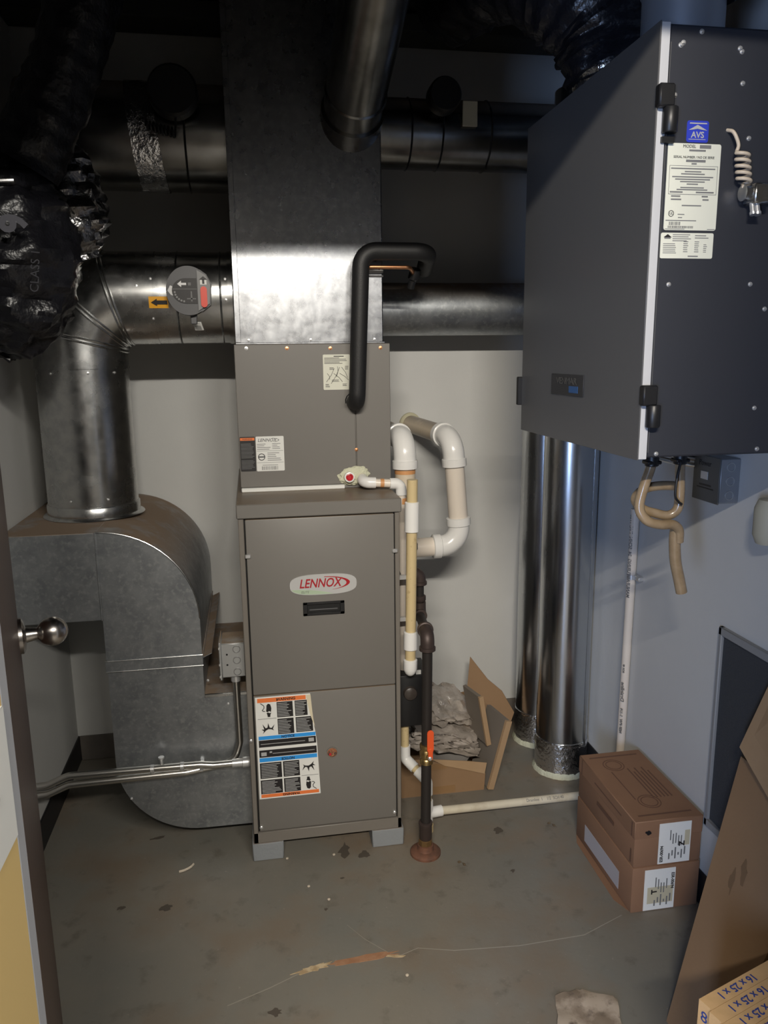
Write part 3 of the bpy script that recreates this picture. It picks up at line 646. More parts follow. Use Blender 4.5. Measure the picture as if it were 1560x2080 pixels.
# upper ducts in the dark
ul = empty('round_duct', (-0.034, 2.5, 2.13), 'dark upper round duct left of the plenum wrapped with foil tape', 'duct')
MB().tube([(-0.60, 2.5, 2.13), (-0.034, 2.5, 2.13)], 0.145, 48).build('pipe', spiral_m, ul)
for x in (-0.44, -0.15): MB().lathe([(0.144, -0.004), (0.1485, 0), (0.144, 0.004)], (x, 2.5, 2.13), XR, 48).build('bead_ring', spiral_m, ul)
k = MB(); rings = []
for i in range(7):
    x = -0.30+i*0.0125
    rings.append([(x+0.004*mnoise.noise((q*.7, i, 0))-0.03*math.sin(2*PI*q/96)*.5, 2.5-(0.1475+0.004*mnoise.noise((q*.8, i*1.3, 2)))*math.cos(2*PI*q/96), 2.13+(0.1475+0.004*mnoise.noise((q*.8, i*1.3, 2)))*math.sin(2*PI*q/96)) for q in range(96)])
k.loft(rings, False); k.build('foil_tape', foil_m, ul)
ur = empty('round_duct', (0.396, 2.5, 2.16), 'dark upper round duct right of the plenum above the grey unit', 'duct')
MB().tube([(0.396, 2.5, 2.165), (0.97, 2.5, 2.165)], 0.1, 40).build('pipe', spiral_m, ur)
for x in (0.505, 0.60, 0.75): MB().lathe([(0.099, -0.004), (0.1035, 0), (0.099, 0.004)], (x, 2.5, 2.165), XR, 40).build('bead_ring', spiral_m, ur)
def damper(loc, r, lab, cord):
    e_ = empty('damper_motor', loc, lab, 'damper')
    MB().lathe([(0, 0), (r*0.9, 0), (r, 0.008), (r, 0.05), (r*0.9, 0.055), (0, 0.055)], loc, (0, 1, 0), 32).build('housing', blackpl_m, e_)
    MB().box(loc[0]-r*0.4, loc[0]+r*0.4, loc[1]+0.05, loc[1]+0.075, loc[2]-0.02, loc[2]+0.02).build('mount', damper_m, e_)
    if cord:
        k = MB(); P_ = []
        x0, z0 = loc[0]-0.075, loc[2]-0.088
        for i in range(97):
            t = i/96; P_.append((x0+0.075*t, loc[1]+0.01+0.010*math.cos(t*8*2*PI), z0-0.018*t+0.011*math.sin(t*8*2*PI)))
        k.tube([(x0+0.0, loc[1]+0.02, z0+0.05)]+P_+[(loc[0]+0.004, loc[1]+0.02, loc[2]-r)], 0.0035, 8); k.build('coiled_cord', blackpl_m, e_)
    return e_
damper((-0.171, 2.285, 2.20), 0.066, 'dark round damper motor with curly cord on the upper left duct', True)
damper((0.587, 2.322, 2.232), 0.048, 'small dark round damper motor on the upper right duct', False)
tag(MB().box(0.655, 0.70, 2.389, 2.395, 2.165, 2.235, 0.001).build('paper_tag', cream_m), 'small plain paper tag stuck on upper right dark duct', 'tag')
# diagonal take-off duct running from the plenum face over the photographer
dg = empty('round_duct', (0.315, 2.315, 2.155), 'round metal duct running forward from the plenum face overhead', 'duct')
P0 = Vector((0.313, 2.318, 2.160)); dd = Vector((0.010, -0.338, 0.150)).normalized()
MB().gore(P0, P0+dd*0.92, (0, 1, 0), dd, 0.082, 48, True).build('pipe', spiral_m, dg)
MB().gore(P0+Vector((0, 0.001, 0)), P0+dd*0.022, (0, 1, 0), dd, 0.0885, 48, True).build('start_collar', spiral_m, dg)
MB().lathe([(0.082, -.004), (0.086, 0), (0.082, .004)], P0+dd*0.09, dd, 48).build('bead_ring', spiral_m, dg)
MB().lathe([(0.082, -.004), (0.086, 0), (0.082, .004)], P0+dd*0.62, dd, 48).build('bead_ring', spiral_m, dg)

# two risers on the right
def riser(y, lab, foot):
    e_ = empty('vertical_duct', (1.068, y, 0), lab, 'duct', 'vertical ducts on the right')
    MB().tube([(1.068, y, 0.06), (1.068, y, 2.3)], 0.092, 48).build('pipe', vduct_m, e_)
    k = MB(); k.box(1.118, 1.126, y-0.0785, y-0.070, 0.12, 2.2); k.build('lock_seam', vduct_m, e_)
    k = MB(); rings = []
    for i in range(9):
        z = 0.012+i*0.015
        rings.append([((1.068+(0.0945+0.0022*mnoise.noise((q*.5, i*2.0, y)))*math.cos(2*PI*q/72)), y+(0.0945+0.0022*mnoise.noise((q*.5, i*2.0, y)))*math.sin(2*PI*q/72), z+0.003*mnoise.noise((q*.3, i, 5))) for q in range(72)])
    k.loft(rings, True); k.build('foil_wrap', foil_m, e_)
    k = MB(); rings = []
    for rad, z in ((0.092, 0.022), (0.098, 0.012), (0.102, 0.0)):
        rings.append([(1.068+(rad+0.004*mnoise.noise((q*.6, z*90, y)))*math.cos(2*PI*q/60), y+(rad+0.004*mnoise.noise((q*.6, z*90, y)))*math.sin(2*PI*q/60), z) for q in range(60)])
    k.loft(rings, True); k.build('foam_bead', foam_m, e_)
riser(2.465, 'front vertical round metal duct in the right corner, nearer the camera', 0)
riser(2.69, 'rear vertical round metal duct in the right corner, by the back wall', 0)

# ------------------------------------------------------------------ flex ducts
def crumple(pts, rads, name, m, par, ribs=60, amp=0.012, n=40, seed=0, rib=0.004):
    P_ = spline(pts, ribs//(len(pts)-1)); m_ = len(P_); rings = []; up = None
    for i, p in enumerate(P_):
        t = i/(m_-1)*(len(rads)-1); a = int(min(t, len(rads)-2)); r = rads[a]+(rads[a+1]-rads[a])*(t-a)
        d = (P_[min(i+1, m_-1)]-P_[max(i-1, 0)]).normalized()
        if up is None: up = Vector((0, 1, 0))
        up = (up-d*up.dot(d)).normalized(); sd = d.cross(up)
        rings.append([p+(up*math.cos(2*PI*k/n)+sd*math.sin(2*PI*k/n))*(r+rib*math.sin(i*1.6)+amp*mnoise.noise((k*.35+seed, i*.22, seed))+amp*.5*mnoise.noise((k*.9, i*.7, seed+9))) for k in range(n)])
    b = MB(); b.loft(rings, True); return b.build(name, m, par)
fl = empty('flexible_duct', (-0.5, 2.0, 1.7), 'black plastic insulated flexible duct sagging at upper left', 'flexible duct')
crumple([(-0.21, 2.03, 2.585), (-0.31, 2.02, 2.36), (-0.40, 2.02, 2.12), (-0.50, 2.02, 1.94)], [0.085, 0.08, 0.075, 0.085], 'upper_sleeve', flex_m, fl, 60, 0.008, 40, 1, 0.0015)
crumple([(-0.56, 2.05, 1.98), (-0.555, 2.03, 1.86), (-0.535, 2.03, 1.74), (-0.555, 2.05, 1.62), (-0.62, 2.08, 1.54)], [0.09, 0.135, 0.145, 0.12, 0.055], 'sagging_sleeve', flex_m, fl, 60, 0.024, 44, 4, 0.001)
text('6', 0.075, mat('flex_number', (0.11, 0.11, 0.13), 0.5), fl, (-0.487, 1.836, 1.786), (0.1, 0, -1), (1, 0, 0.1), name='printed_number', bold=.003)
text('CLASS 1', 0.026, flexprint_m, fl, (-0.452, 1.852, 1.69), (0.1, 0.1, 1), (-1, 0, 0.1), name='printed_text')
crumple([(-0.47, 2.22, 2.05), (-0.455, 2.20, 1.95), (-0.44, 2.20, 1.84), (-0.43, 2.22, 1.76)], [0.05, 0.09, 0.10, 0.05], 'foil_end', mat('foil_dull', (0.35, 0.35, 0.36), 0.3, 1.0, bump=(30, .8)), fl, 36, 0.02, 44, 8)
tag(MB().tube([(-0.66, 1.9, 1.885), (-0.55, 1.885, 1.878), (-0.49, 1.90, 1.885)], 0.004, 6).build('tie_strap', zinc_m), 'pale strap tied round the black flexible duct at left', 'strap')
fr = empty('flexible_duct', (0.86, 1.85, 2.058), 'black flexible duct with foil collar rising from top of the grey unit', 'flexible duct')
crumple([(0.86, 1.83, 2.058), (0.86, 1.83, 2.10), (0.855, 1.83, 2.15)], [0.085, 0.087, 0.085], 'foil_collar', foil_m, fr, 24, 0.007, 40, 3, 0.002)
crumple([(0.855, 1.83, 2.14), (0.83, 1.84, 2.23), (0.75, 1.88, 2.33), (0.66, 2.02, 2.42), (0.60, 2.30, 2.46)], [0.1, 0.115, 0.115, 0.11, 0.11], 'sleeve', flex_m, fr, 56, 0.014, 40, 6)

f3 = empty('flexible_duct', (0.83, 1.48, 2.166), 'added black flexible duct darkening the wall above the grey unit', 'flexible duct')  # sleeve added to darken the wall in the upper right corner
crumple([(0.835, 1.48, 2.168), (0.865, 1.475, 2.24), (0.94, 1.46, 2.325), (1.04, 1.40, 2.34), (1.06, 1.15, 2.32), (1.05, 0.85, 2.36)], [0.088, 0.1, 0.1, 0.095, 0.095], 'sleeve', flex_m, f3, 60, 0.010, 40, 12)
# ------------------------------------------------------------------ refrigerant lines
bp = empty('insulated_pipe', (0.307, 2.25, 1.37), 'thick black foam insulated refrigerant pipe bent along the plenum front', 'pipe')
path = fillet([(0.305, 2.325, 1.365), (0.305, 2.255, 1.365), (0.324, 2.25, 1.79), (0.52, 2.25, 1.79), (0.545, 2.42, 1.76)], [0, .03, .045, .05, 0], 10)
MB().tube(path, 0.0245, 24).build('insulation', blackfoam_m, bp)
k = MB(); k.tube([Vector((0.292+0.02*math.cos(a), 2.262+0.006*math.sin(a*2), 1.372+0.022*math.sin(a))) for a in [i*.5 for i in range(8)]], 0.002, 6); k.build('tie_loop', blackpl_m, bp)
cp = empty('copper_pipe', (0.4, 2.27, 1.75), 'thin bare copper pipe behind the black insulated pipe', 'pipe')
MB().tube(fillet([(0.335, 2.312, 1.747), (0.335, 2.275, 1.750), (0.47, 2.28, 1.750), (0.50, 2.36, 1.735)], .02, 6), 0.0055, 12).build('tube', copper_m, cp)
MB().lathe([(0.016, 0), (0.016, .03), (0.011, .035), (0.011, .06), (0, .062)], (0.50, 2.34, 1.752), (-.2, .5, -1), 14).build('valve_cap', blackpl_m, cp)

# ------------------------------------------------------------------ plastic vent pipes
def fitting_ring(mb, p, d, r, ln): mb.lathe([(r*0.9, 0), (r, 0.001), (r, ln-0.001), (r*0.9, ln)], p, d, 28)
def vent(name_lab, P_, wallp):
    e_ = empty('vent_pipe', P_[-1], name_lab, 'pipe', 'white plastic vent pipes')
    return e_
vB = empty('vent_pipe', (0.65, 2.47, 1.23), 'outer white plastic vent pipe looping from back wall into furnace side', 'pipe')
a_, b_, c_, d__ = Vector((0.584, 2.848, 1.247)), Vector((0.648, 2.46, 1.232)), Vector((0.677, 2.46, 0.868)), Vector((0.402, 2.46, 0.862))
R_ = 0.0325
MB().tube([a_, a_+(b_-a_)*0.9], R_, 28).build('rear_pipe', pvcy_m, vB)
MB().tube([b_+(c_-b_)*.18, b_+(c_-b_)*.84], R_, 28).build('drop_pipe', pvc_m, vB)
MB().tube([c_+(d__-c_)*.15, d__], R_, 28).build('inlet_pipe', pvc_m, vB)
def elb(p, u, v, name, par, rr=0.036, hub=0.041, reach=0.092, hubl=0.028):
    u = Vector(u).normalized(); v = Vector(v).normalized(); k = MB()
    k.tube(fillet([p+u*reach, p, p+v*reach], 0.062, 12), rr, 28)
    k.lathe([(hub*.93, 0), (hub, .002), (hub, hubl-.002), (hub*.93, hubl)], p+u*(reach-hubl+.004), u, 28)
    k.lathe([(hub*.93, 0), (hub, .002), (hub, hubl-.002), (hub*.93, hubl)], p+v*(reach-hubl+.004), v, 28)
    return k.build(name, pvcw_m, par)
elb(b_, a_-b_, c_-b_, 'upper_elbow', vB); elb(c_, b_-c_, d__-c_, 'lower_elbow', vB)
MB().lathe([(0.032, 0), (0.036, .003), (0.036, .02), (0.032, .022)], d__+Vector((0.10, 0, 0)), (-1, 0, 0), 28).build('coupling', pvcw_m, vB)
MB().lathe([(0.031, 0), (0.043, .001), (0.042, .008), (0.034, .014)], a_, (b_-a_), 28).build('wall_seal', mat('wall_seal', (.50, .47, .33), .7), vB)
vA = empty('vent_pipe', (0.475, 2.40, 1.243), 'inner white plastic vent pipe beside the furnace, behind the cream standpipe', 'pipe')
a_, b_, c_ = Vector((0.445, 2.848, 1.252)), Vector((0.470, 2.375, 1.243)), Vector((0.4745, 2.375, 0.70))
MB().tube([a_, a_+(b_-a_)*0.9], R_, 28).build('rear_pipe', pvcy_m, vA)
MB().tube([b_+(c_-b_)*.1, c_], R_, 28).build('drop_pipe', pvcy_m, vA)
elb(b_, a_-b_, c_-b_, 'upper_elbow', vA)
MB().lathe([(0.0331, 0), (0.0331, .012)], b_+(c_-b_)*.182, (c_-b_), 28).build('primer_band', primer_m, vA)
MB().lathe([(0.036, 0), (0.037, .004), (0.037, .12), (0.036, .124)], (0.473, 2.375, 1.035), (0, 0, -1), 28).build('white_coupling', pvcw_m, vA)
for z in (0.905, 0.825): MB().lathe([(0.036, 0), (0.038, .004), (0.038, .02), (0.036, .024)], (0.473, 2.375, z), (0, 0, -1), 28).build('rubber_coupling', blackpl_m, vA)
MB().tube(fillet([c_+Vector((0, 0, .01)), c_+Vector((0, 0, -.06)), (0.402, 2.375, 0.64)], .04, 8), 0.034, 28).build('lower_elbow', pvcw_m, vA)

# cream standpipe
sp_ = empty('standpipe', (0.442, 2.15, 0.547), 'cream plastic standpipe with white couplings and round bottom cap beside the furnace', 'pipe')
tp, bt = Vector((0.4475, 2.15, 1.148)), Vector((0.4385, 2.15, 0.556))
def sp_at(z): t = (z-bt.z)/(tp.z-bt.z); return bt+(tp-bt)*t
MB().tube([sp_at(.57), tp], 0.0158, 24).build('pipe', pvcc_m, sp_)
for z0, z1 in ((0.993, 1.083), (0.630, 0.687)):
    MB().lathe([(0.0185, 0), (0.0212, .002), (0.0212, z1-z0-.002), (0.0185, z1-z0)], sp_at(z0), (tp-bt), 24).build('coupling', pvcw_m, sp_)
MB().lathe([(0.0, -0.002), (0.008, 0.0), (0.016, 0.008), (0.0212, 0.022), (0.0212, 0.05), (0.0185, 0.052)], sp_at(.5465), (tp-bt), 24).build('cap', pvcw_m, sp_)
k = MB(); k.box(FX1, 0.436, 2.15, 2.162, 0.85, 0.862); k.box(FX1, 0.436, 2.15, 2.162, 0.72, 0.732); k.build('pipe_clip', zinc_m, sp_)
# condensate drain
dr = empty('drain_pipe', (0.36, 2.25, 1.125), 'white plastic drain pipe with elbows from coil case across the furnace top', 'pipe')
dp = fillet([(0.322, 2.312, 1.140), (0.322, 2.252, 1.128), (0.432, 2.245, 1.122), (0.437, 2.245, 1.00), (0.437, 2.245, 0.515)], [0, .022, .018, .01, 0], 8)
MB().tube(dp, 0.0128, 20).build('pipe', pvc_m, dr)
def pelb(p, u, v, par, rr=0.0168, reach=0.034):
    u = Vector(u).normalized(); v = Vector(v).normalized(); p = Vector(p)
    MB().tube(fillet([p+u*reach, p, p+v*reach], 0.02, 8), rr, 20).build('elbow', pvcw_m, par)
pelb((0.322, 2.252, 1.128), (0, 1, 0.15), (1, -.05, -.04), dr); pelb((0.432, 2.245, 1.122), (-1, 0, .04), (0.03, 0, -1), dr)
MB().tube([(0.37, 2.2482, 1.1255), (0.381, 2.2477, 1.125)], 0.0134, 20).build('primer_band', primer_m, dr)
MB().tube([(0.437, 2.245, 1.078), (0.437, 2.245, 1.06)], 0.0133, 20).build('primer_band', primer_m, dr)
# lower drain under the black box
lo = empty('drain_pipe', (0.46, 2.2, 0.05), 'white plastic drain pipe below the black box reaching the floor', 'pipe')
MB().tube(fillet([(0.437, 2.235, 0.358), (0.437, 2.235, 0.225), (0.496, 2.17, 0.175), (0.496, 2.17, 0.0)], [0, .03, .03, 0], 8), 0.0135, 20).build('pipe', pvcc_m, lo)
pelb((0.437, 2.235, 0.225), (0, 0, 1), (0.62, -.68, -.52), lo, .0175, .045); pelb((0.496, 2.17, 0.175), (-.62, .68, .52), (0, 0, -1), lo, .0175, .045)
k = MB(); k.lathe([(0.018, 0), (0.0185, .003), (0.0185, .07), (0.018, .072)], (0.496, 2.17, 0.035), ZU, 20); k.tube([(0.496, 2.17, 0.062), (0.545, 2.176, 0.062)], 0.0175, 20); k.build('tee', pvcw_m, lo)
MB().lathe([(0.02, 0), (0.02, .022), (0.016, .024)], (0.496, 2.17, 0), ZU, 18).build('floor_socket', pvcc_m, lo)
fp_ = empty('floor_drain_pipe', (0.54, 2.176, 0.062), 'thin cream plastic pipe lying along floor toward the right wall', 'pipe')
e0, e1 = Vector((0.53, 2.175, 0.062)), Vector((1.10, 2.232, 0.022))
MB().tube([e0, e1], 0.0135, 20).build('pipe', pvcb_m, fp_)
MB().tube([e1+(e0-e1)*.03, e1], 0.0172, 20).build('coupling', pvcw_m, fp_)
dirp = (e1-e0).normalized(); upp = Vector((0, 0, 1)); upp = (upp-dirp*upp.dot(dirp)).normalized(); fro = dirp.cross(upp)
nrm = (Vector((0, -.75, .66))).normalized(); upt = nrm.cross(dirp).normalized()
text('Drainline  1    1/2  SCH 40', 0.014, inkg_m, fp_, e0+(e1-e0)*.66+nrm*0.0143, dirp, upt, name='printed_text', sx=.9)
# gas line
gp = empty('gas_pipe', (0.465, 2.06, 0), 'black iron gas pipe with rusted floor flange and orange valve handle', 'pipe')
MB().tube([(0.4655, 2.06, 0.03), (0.4715, 2.06, 0.69)], 0.0152, 22).build('riser', iron_m, gp)
MB().lathe([(0.0, 0), (0.047, 0.0), (0.047, 0.007), (0.043, 0.011), (0.026, 0.014), (0.024, 0.018), (0.024, 0.03), (0.018, 0.031)], (0.465, 2.06, 0), ZU, 36).build('floor_flange', rust_m, gp)
MB().lathe([(0.018, 0), (0.0195, .003), (0.0195, .045), (0.021, .048), (0.021, .056), (0.016, .058)], (0.4655, 2.06, 0.050), ZU, 22).build('coupling', irono_m, gp)
MB().lathe([(0.018, 0), (0.021, .002), (0.021, .018), (0.018, .02)], (0.465, 2.06, 0.030), ZU, 8).build('brass_nut', mat('old_brass', (.20, .12, .05), .5, .6), gp)
el = MB(); el.tube(fillet([(0.4713, 2.06, 0.665), (0.4716, 2.06, 0.705), (0.474, 2.10, 0.707)], .024, 8), 0.0205, 20)
el.lathe([(0.021, 0), (0.024, .002), (0.024, .012), (0.021, .013)], (0.4712, 2.06, 0.658), ZU, 20); el.lathe([(0.021, 0), (0.024, .002), (0.024, .012), (0.021, .013)], (0.474, 2.095, 0.707), (0.1, 1, 0), 20); el.build('elbow', irono_m, gp)
MB().tube([(0.474, 2.10, 0.707), (0.488, 2.25, 0.708)], 0.0145, 18).build('nipple', iron_m, gp)
MB().tube(fillet([(0.487, 2.22, 0.708), (0.489, 2.25, 0.708), (0.489, 2.25, 0.745)], .02, 6), 0.0205, 20).build('elbow', irono_m, gp)
MB().tube([(0.489, 2.25, 0.73), (0.489, 2.25, 0.83)], 0.0145, 18).build('nipple', iron_m, gp)
MB().lathe([(0.0185, 0), (0.0205, .003), (0.0205, .016), (0.018, .018)], (0.489, 2.25, 0.748), ZU, 20).build('union_nut', irono_m, gp)
el = MB(); el.tube(fillet([(0.489, 2.25, 0.805), (0.489, 2.25, 0.840), (0.452, 2.25, 0.840)], .024, 8), 0.0205, 20); el.lathe([(0.021, 0), (0.024, .002), (0.024, .011), (0.021, .013)], (0.489, 2.25, 0.80), ZU, 20); el.build('elbow', irono_m, gp)
MB().tube([(0.46, 2.25, 0.840), (0.402, 2.25, 0.840)], 0.0145, 18).build('nipple', iron_m, gp)
vz = 0.333
vb = MB(); vb.lathe([(0.017, -.032), (0.020, -.03), (0.020, -.018), (0.017, -.014), (0.0205, -.006), (0.0205, .006), (0.017, .014), (0.020, .018), (0.020, .03), (0.017, .032)], (0.468, 2.06, vz), ZU, 20); vb.lathe([(0.009, 0), (0.009, .028), (0.006, .03)], (0.468, 2.06, vz), (0.2, -1, 0), 14)
vbo = vb.build('valve', brass_m, gp)
k = MB(); P_ = stadium(0.474, vz+0.052, 0.0098, 0.036); k.prism(P_, 'y', 2.0305, 2.0335); k.box(0.467, 0.481, 2.028, 2.0345, vz-.006, vz+.03, .001); k.build('valve_handle', orange_m, vbo)
MB().lathe([(0.0065, 0), (0.0065, .005), (0.004, .007)], (0.472, 2.031, vz), (0, -1, 0), 8).build('handle_nut', zinc_m, vbo)
# black condensate box
bb = empty('condensate_box', (0.456, 2.25, 0.356), 'black plastic box mounted on the right side of the furnace', 'box')
MB().box(0.4025, 0.512, 2.192, 2.33, 0.356, 0.527, 0.004, seg=2).build('body', blackpl_m, bb)
MB().lathe([(0, 0), (0.022, 0), (0.020, .012), (0.012, .016), (0, .017)], (0.446, 2.192, 0.47), (0, -1, 0), 24).build('knob', mat('knob_brown', (.05, .04, .035), .35), bb)
MB().lathe([(0.009, 0), (0.009, .02), (0.006, .022)], (0.503, 2.192, 0.372), (0, -1, 0), 14).build('spigot', damper_m, bb)
k = MB(); k.box(0.466, 0.482, 2.196, 2.20, 0.527, 0.540); k.build('clip', white_m, bb)

# ------------------------------------------------------------------ conduit and junction box, left
jb = empty('junction_box', (-0.086, 2.24, 0.578), 'square steel junction box with knockouts on left furnace side', 'electrical box')
MB().box(-0.121, FX0, 2.165, 2.265, 0.578, 0.684, 0.003).build('body', jbox_m, jb)
MB().box(-0.1265, -0.119, 2.158, 2.268, 0.573, 0.689, 0.002).build('cover_plate', jbox_m, jb)
for x, z in [(-0.076, .665), (-0.076, .631), (-0.076, .595)]:
    MB().lathe([(0.0112, 0), (0.0112, .0022), (0.0092, .0022), (0.0092, 0)], (x, 2.165, z), (0, -1, 0), 20, True).build('knockout', mat('knockout_rim', (.24, .24, .24), .5, .6), jb)
for z in (.65, .618): MB().lathe([(0.003, 0), (0.003, .0006)], (-0.104, 2.165, z), (0, -1, 0), 8).build('hole', gap_m, jb)
for i in range(8): MB().box(-0.1275, -0.1235, 2.156, 2.16, 0.582+i*0.0125, 0.588+i*0.0125).build('edge_tab', zinc_m, jb) if i in (0, 3, 7) else None
cA = empty('conduit', (-0.35, 2.15, 0.31), 'front metal conduit running left from furnace fitting to the wall', 'conduit', 'conduits at lower left')
MB().tube(fillet([(-0.066, 2.15, 0.312), (-0.16, 2.15, 0.312), (-0.20, 2.15, 0.318), (-0.57, 2.15, 0.322), (-0.63, 2.15, 0.298), (LW+.001, 2.15, 0.298)], .05, 6), 0.0105, 18).build('tube', emt_m, cA)
MB().lathe([(0.015, 0), (0.016, .002), (0.016, .022), (0.012, .024)], (FX0, 2.15, 0.312), (-1, 0, 0), 18).build('connector', zinc_m, cA)
MB().lathe([(0.013, 0), (0.013, .03)], (-0.075, 2.15, 0.312), (-1, 0, 0), 18).build('coupling', zinc_m, cA)
cB = empty('conduit', (-0.35, 2.165, 0.29), 'rear metal conduit curving from junction box down and left to wall', 'conduit', 'conduits at lower left')
MB().tube(fillet([(-0.083, 2.186, 0.580), (-0.081, 2.186, 0.36), (-0.10, 2.180, 0.300), (-0.24, 2.156, 0.294), (-0.57, 2.150, 0.2945), (-0.63, 2.150, 0.2705), (LW+.001, 2.150, 0.2705)], [0, .05, .09, .05, .05, .05, 0], 8), 0.0105, 18).build('tube', emt_m, cB)
MB().lathe([(0.014, 0), (0.014, .02), (0.011, .022)], (-0.083, 2.186, 0.579), (0, 0, -1), 16).build('connector', zinc_m, cB)
for x in (-0.25, -0.335):
    k = MB(); k.lathe([(0.0107, -.006), (0.0125, -.005), (0.0125, .005), (0.0107, .006)], (x, 2.15, 0.3185), XR, 18); k.build('strap', zinc_m, cA)
k = MB(); k.box(-0.20, -0.19, 2.138, 2.1995, 0.302, 0.306); k.build('strap_bracket', zinc_m, cB)
k = MB(); k.lathe([(0.005, 0), (0.005, .018), (0.009, .019), (0.009, .024)], (-0.31, 2.165, 0.322), ZU, 10); k.build('clamp_screw', zinc_m, cA)

# ------------------------------------------------------------------ ventilation unit (right)
HX, HY, HZ0, HZ1 = 0.72, 1.357, 1.302, 2.056
hv = empty('ventilation_unit', (0.95, 1.68, HZ0), 'large dark grey heat recovery ventilator hung on right wall', 'ventilator')
MB().box(HX+0.020, RW-0.001, HY+0.003, 2.0, HZ0, HZ1, 0.004).build('body', hrvside_m, hv)
MB().box(HX, HX+0.003, HY-0.002, 2.006, HZ0-0.004, HZ1+0.002, 0.001).build('door', hrv_m, hv)
MB().box(HX+0.003, HX+0.0195, HY, 2.003, HZ0-0.002, HZ1).build('door_insulation', mat('strip_white', (.50, .50, .51), .6), hv)
MB().box(HX+0.0225, HX+0.0237, HY+0.001, HY+0.0035, HZ0+.01, HZ1-.03).build('edge_trim', hrv_m, hv)
def latch(z, up):
    k = MB(); k.box(HX-0.002, HX+0.028, HY-0.016, HY+0.002, z, z+0.038, 0.003)
    o = k.build('latch', blackpl_m, hv)
    k = MB(); k.lathe([(0.012, 0), (0.0135, .002), (0.0135, .04), (0.012, .042)], (HX+0.024, HY-0.008, z-0.041), ZU, 16); k.build('latch_barrel', blackpl_m, o)
latch(1.402, 0); latch(1.918, 1)
k = MB(); k.box(HX+0.012, HX+0.036, HY-0.006, HY+0.002, 1.862, 1.872); k.build('latch_stop', blackpl_m, hv)
k = MB(); k.box(HX-0.012, HX+0.016, 2.004, 2.016, 1.365, 1.44, 0.002); k.build('latch', blackpl_m, hv)
# plate on the door
npl = MB().box(HX-0.0025, HX, 1.608, 1.792, 1.405, 1.453, 0.001).build('name_plate', mat('plate_dark', (.035, .035, .037), .35), hv)
text('VENMAR', 0.022, mat('plate_text', (.10, .095, .085), .5), npl, (HX-0.0033, 1.70, 1.437), (0, -1, 0), ZU, sx=1.35)
flat(MB(), (HX-0.0029, 0, 0), (0, -1, 0), ZU, [(-1.685, -1.635, 1.412, 1.427)]).build('blue_square', mat('plate_blue', (.03, .10, .25), .4), npl)
for x, z in [(.762, 2.022), (.7665, 2.026), (.875, 2.022), (.879, 2.017), (.756, 1.942), (.885, 1.966), (.905, 1.876), (.766, 1.622), (.931, 1.623), (.965, 1.578), (.961, 1.392), (.761, 1.309), (.974, 1.312), (.80, 2.045)]:
    screw(hv, (x, HY+0.003, z), (0, -1, 0), 0.0045)
hy = HY+0.003
bg = label_plate('blue_badge', 0.783, 0.825, 1.866, 1.902, hy, badgeblue_m, hv, 0.004)
k = MB(); k.prism([(.786, 1.886), (.803, 1.895), (.822, 1.886), (.812, 1.887), (.803, 1.8885), (.795, 1.887)], 'y', hy-0.0016, hy-.001); flat(k, (0, hy-.0012, 0), XR, ZU, [(.788, .821, 1.8965, 1.8985), (.787, .820, 1.8705, 1.8715)]); k.build('house_logo', silver_m, bg)
text('AVS', 0.0145, silver_m, bg, (0.804, hy-.0012, 1.878), XR, ZU, bold=.0003)
def para(name, P_, m): 
    return MB().slab([(p[0], hy-.0008, p[1]) for p in P_], -0.0006).build(name, m, hv)
ml = label_plate('data_label', 0.749, 0.852, 1.717, 1.864, hy, cream_m, hv, 0.004)
text('MODEL', 0.0075, ink_m, ml, (0.790, hy-.0012, 1.859), XR, ZU); text('SERIAL NUMBER / NO DE SERIE', 0.0058, ink_m, ml, (0.800, hy-.0012, 1.841), XR, ZU)
pr = [(.81, .832, 1.856, 1.862), (.79, .822, 1.851, 1.854), (.785, .823, 1.833, 1.837), (.796, .806, 1.829, 1.8315)]
for i, (hw_, z) in enumerate([(.043, 1.822), (.016, 1.817), (.023, 1.813), (.040, 1.808), (.034, 1.804), (.024, 1.800), (.011, 1.796), (.023, 1.790), (.030, 1.7865)]): pr.append((.800-hw_, .800+hw_, z-.0010, z+.0010))
pr += [(.754, .848, 1.8262, 1.8268), (.754, .848, 1.7782, 1.779), (.754, .7546, 1.779, 1.8265), (.8474, .848, 1.779, 1.8265)]
pr += [(.757, .782, 1.781, 1.7835), (.808, .843, 1.781, 1.7835), (.760, .778, 1.774, 1.7765), (.82, .832, 1.774, 1.7765), (.76, .78, 1.7685, 1.771), (.822, .834, 1.7685, 1.771), (.782, .82, 1.7585, 1.7605), (.775, .788, 1.7435, 1.745), (.776, .784, 1.738, 1.7395), (.752, .812, 1.733, 1.7345), (.835, .85, 1.7185, 1.7195), (.752, .79, 1.7185, 1.7195)]
for i in range(16): pr.append((.759+i*.0014, .759+i*.0014+random.choice((.0005, .0009)), 1.7255, 1.7315))
for i in range(36): pr.append((.757+i*.0014, .757+i*.0014+random.choice((.0005, .0009)), 1.7205, 1.7245))
flat(MB(), (0, hy-.0012, 0), XR, ZU, pr).build('fine_print', inkg_m, ml)
MB().lathe([(0.0055, 0), (0.0055, .0005), (0.0045, .0005), (0.0045, 0)], (0.762, hy-.0008, 1.7455), (0, -1, 0), 18, True).build('mark_ring', ink_m, ml)
text('UL', 0.006, ink_m, ml, (0.762, hy-.0014, 1.7455), XR, ZU, shear=.1)
l2 = label_plate('wiring_label', 0.745, 0.849, 1.668, 1.7125, hy, cream_m, hv, 0.003)
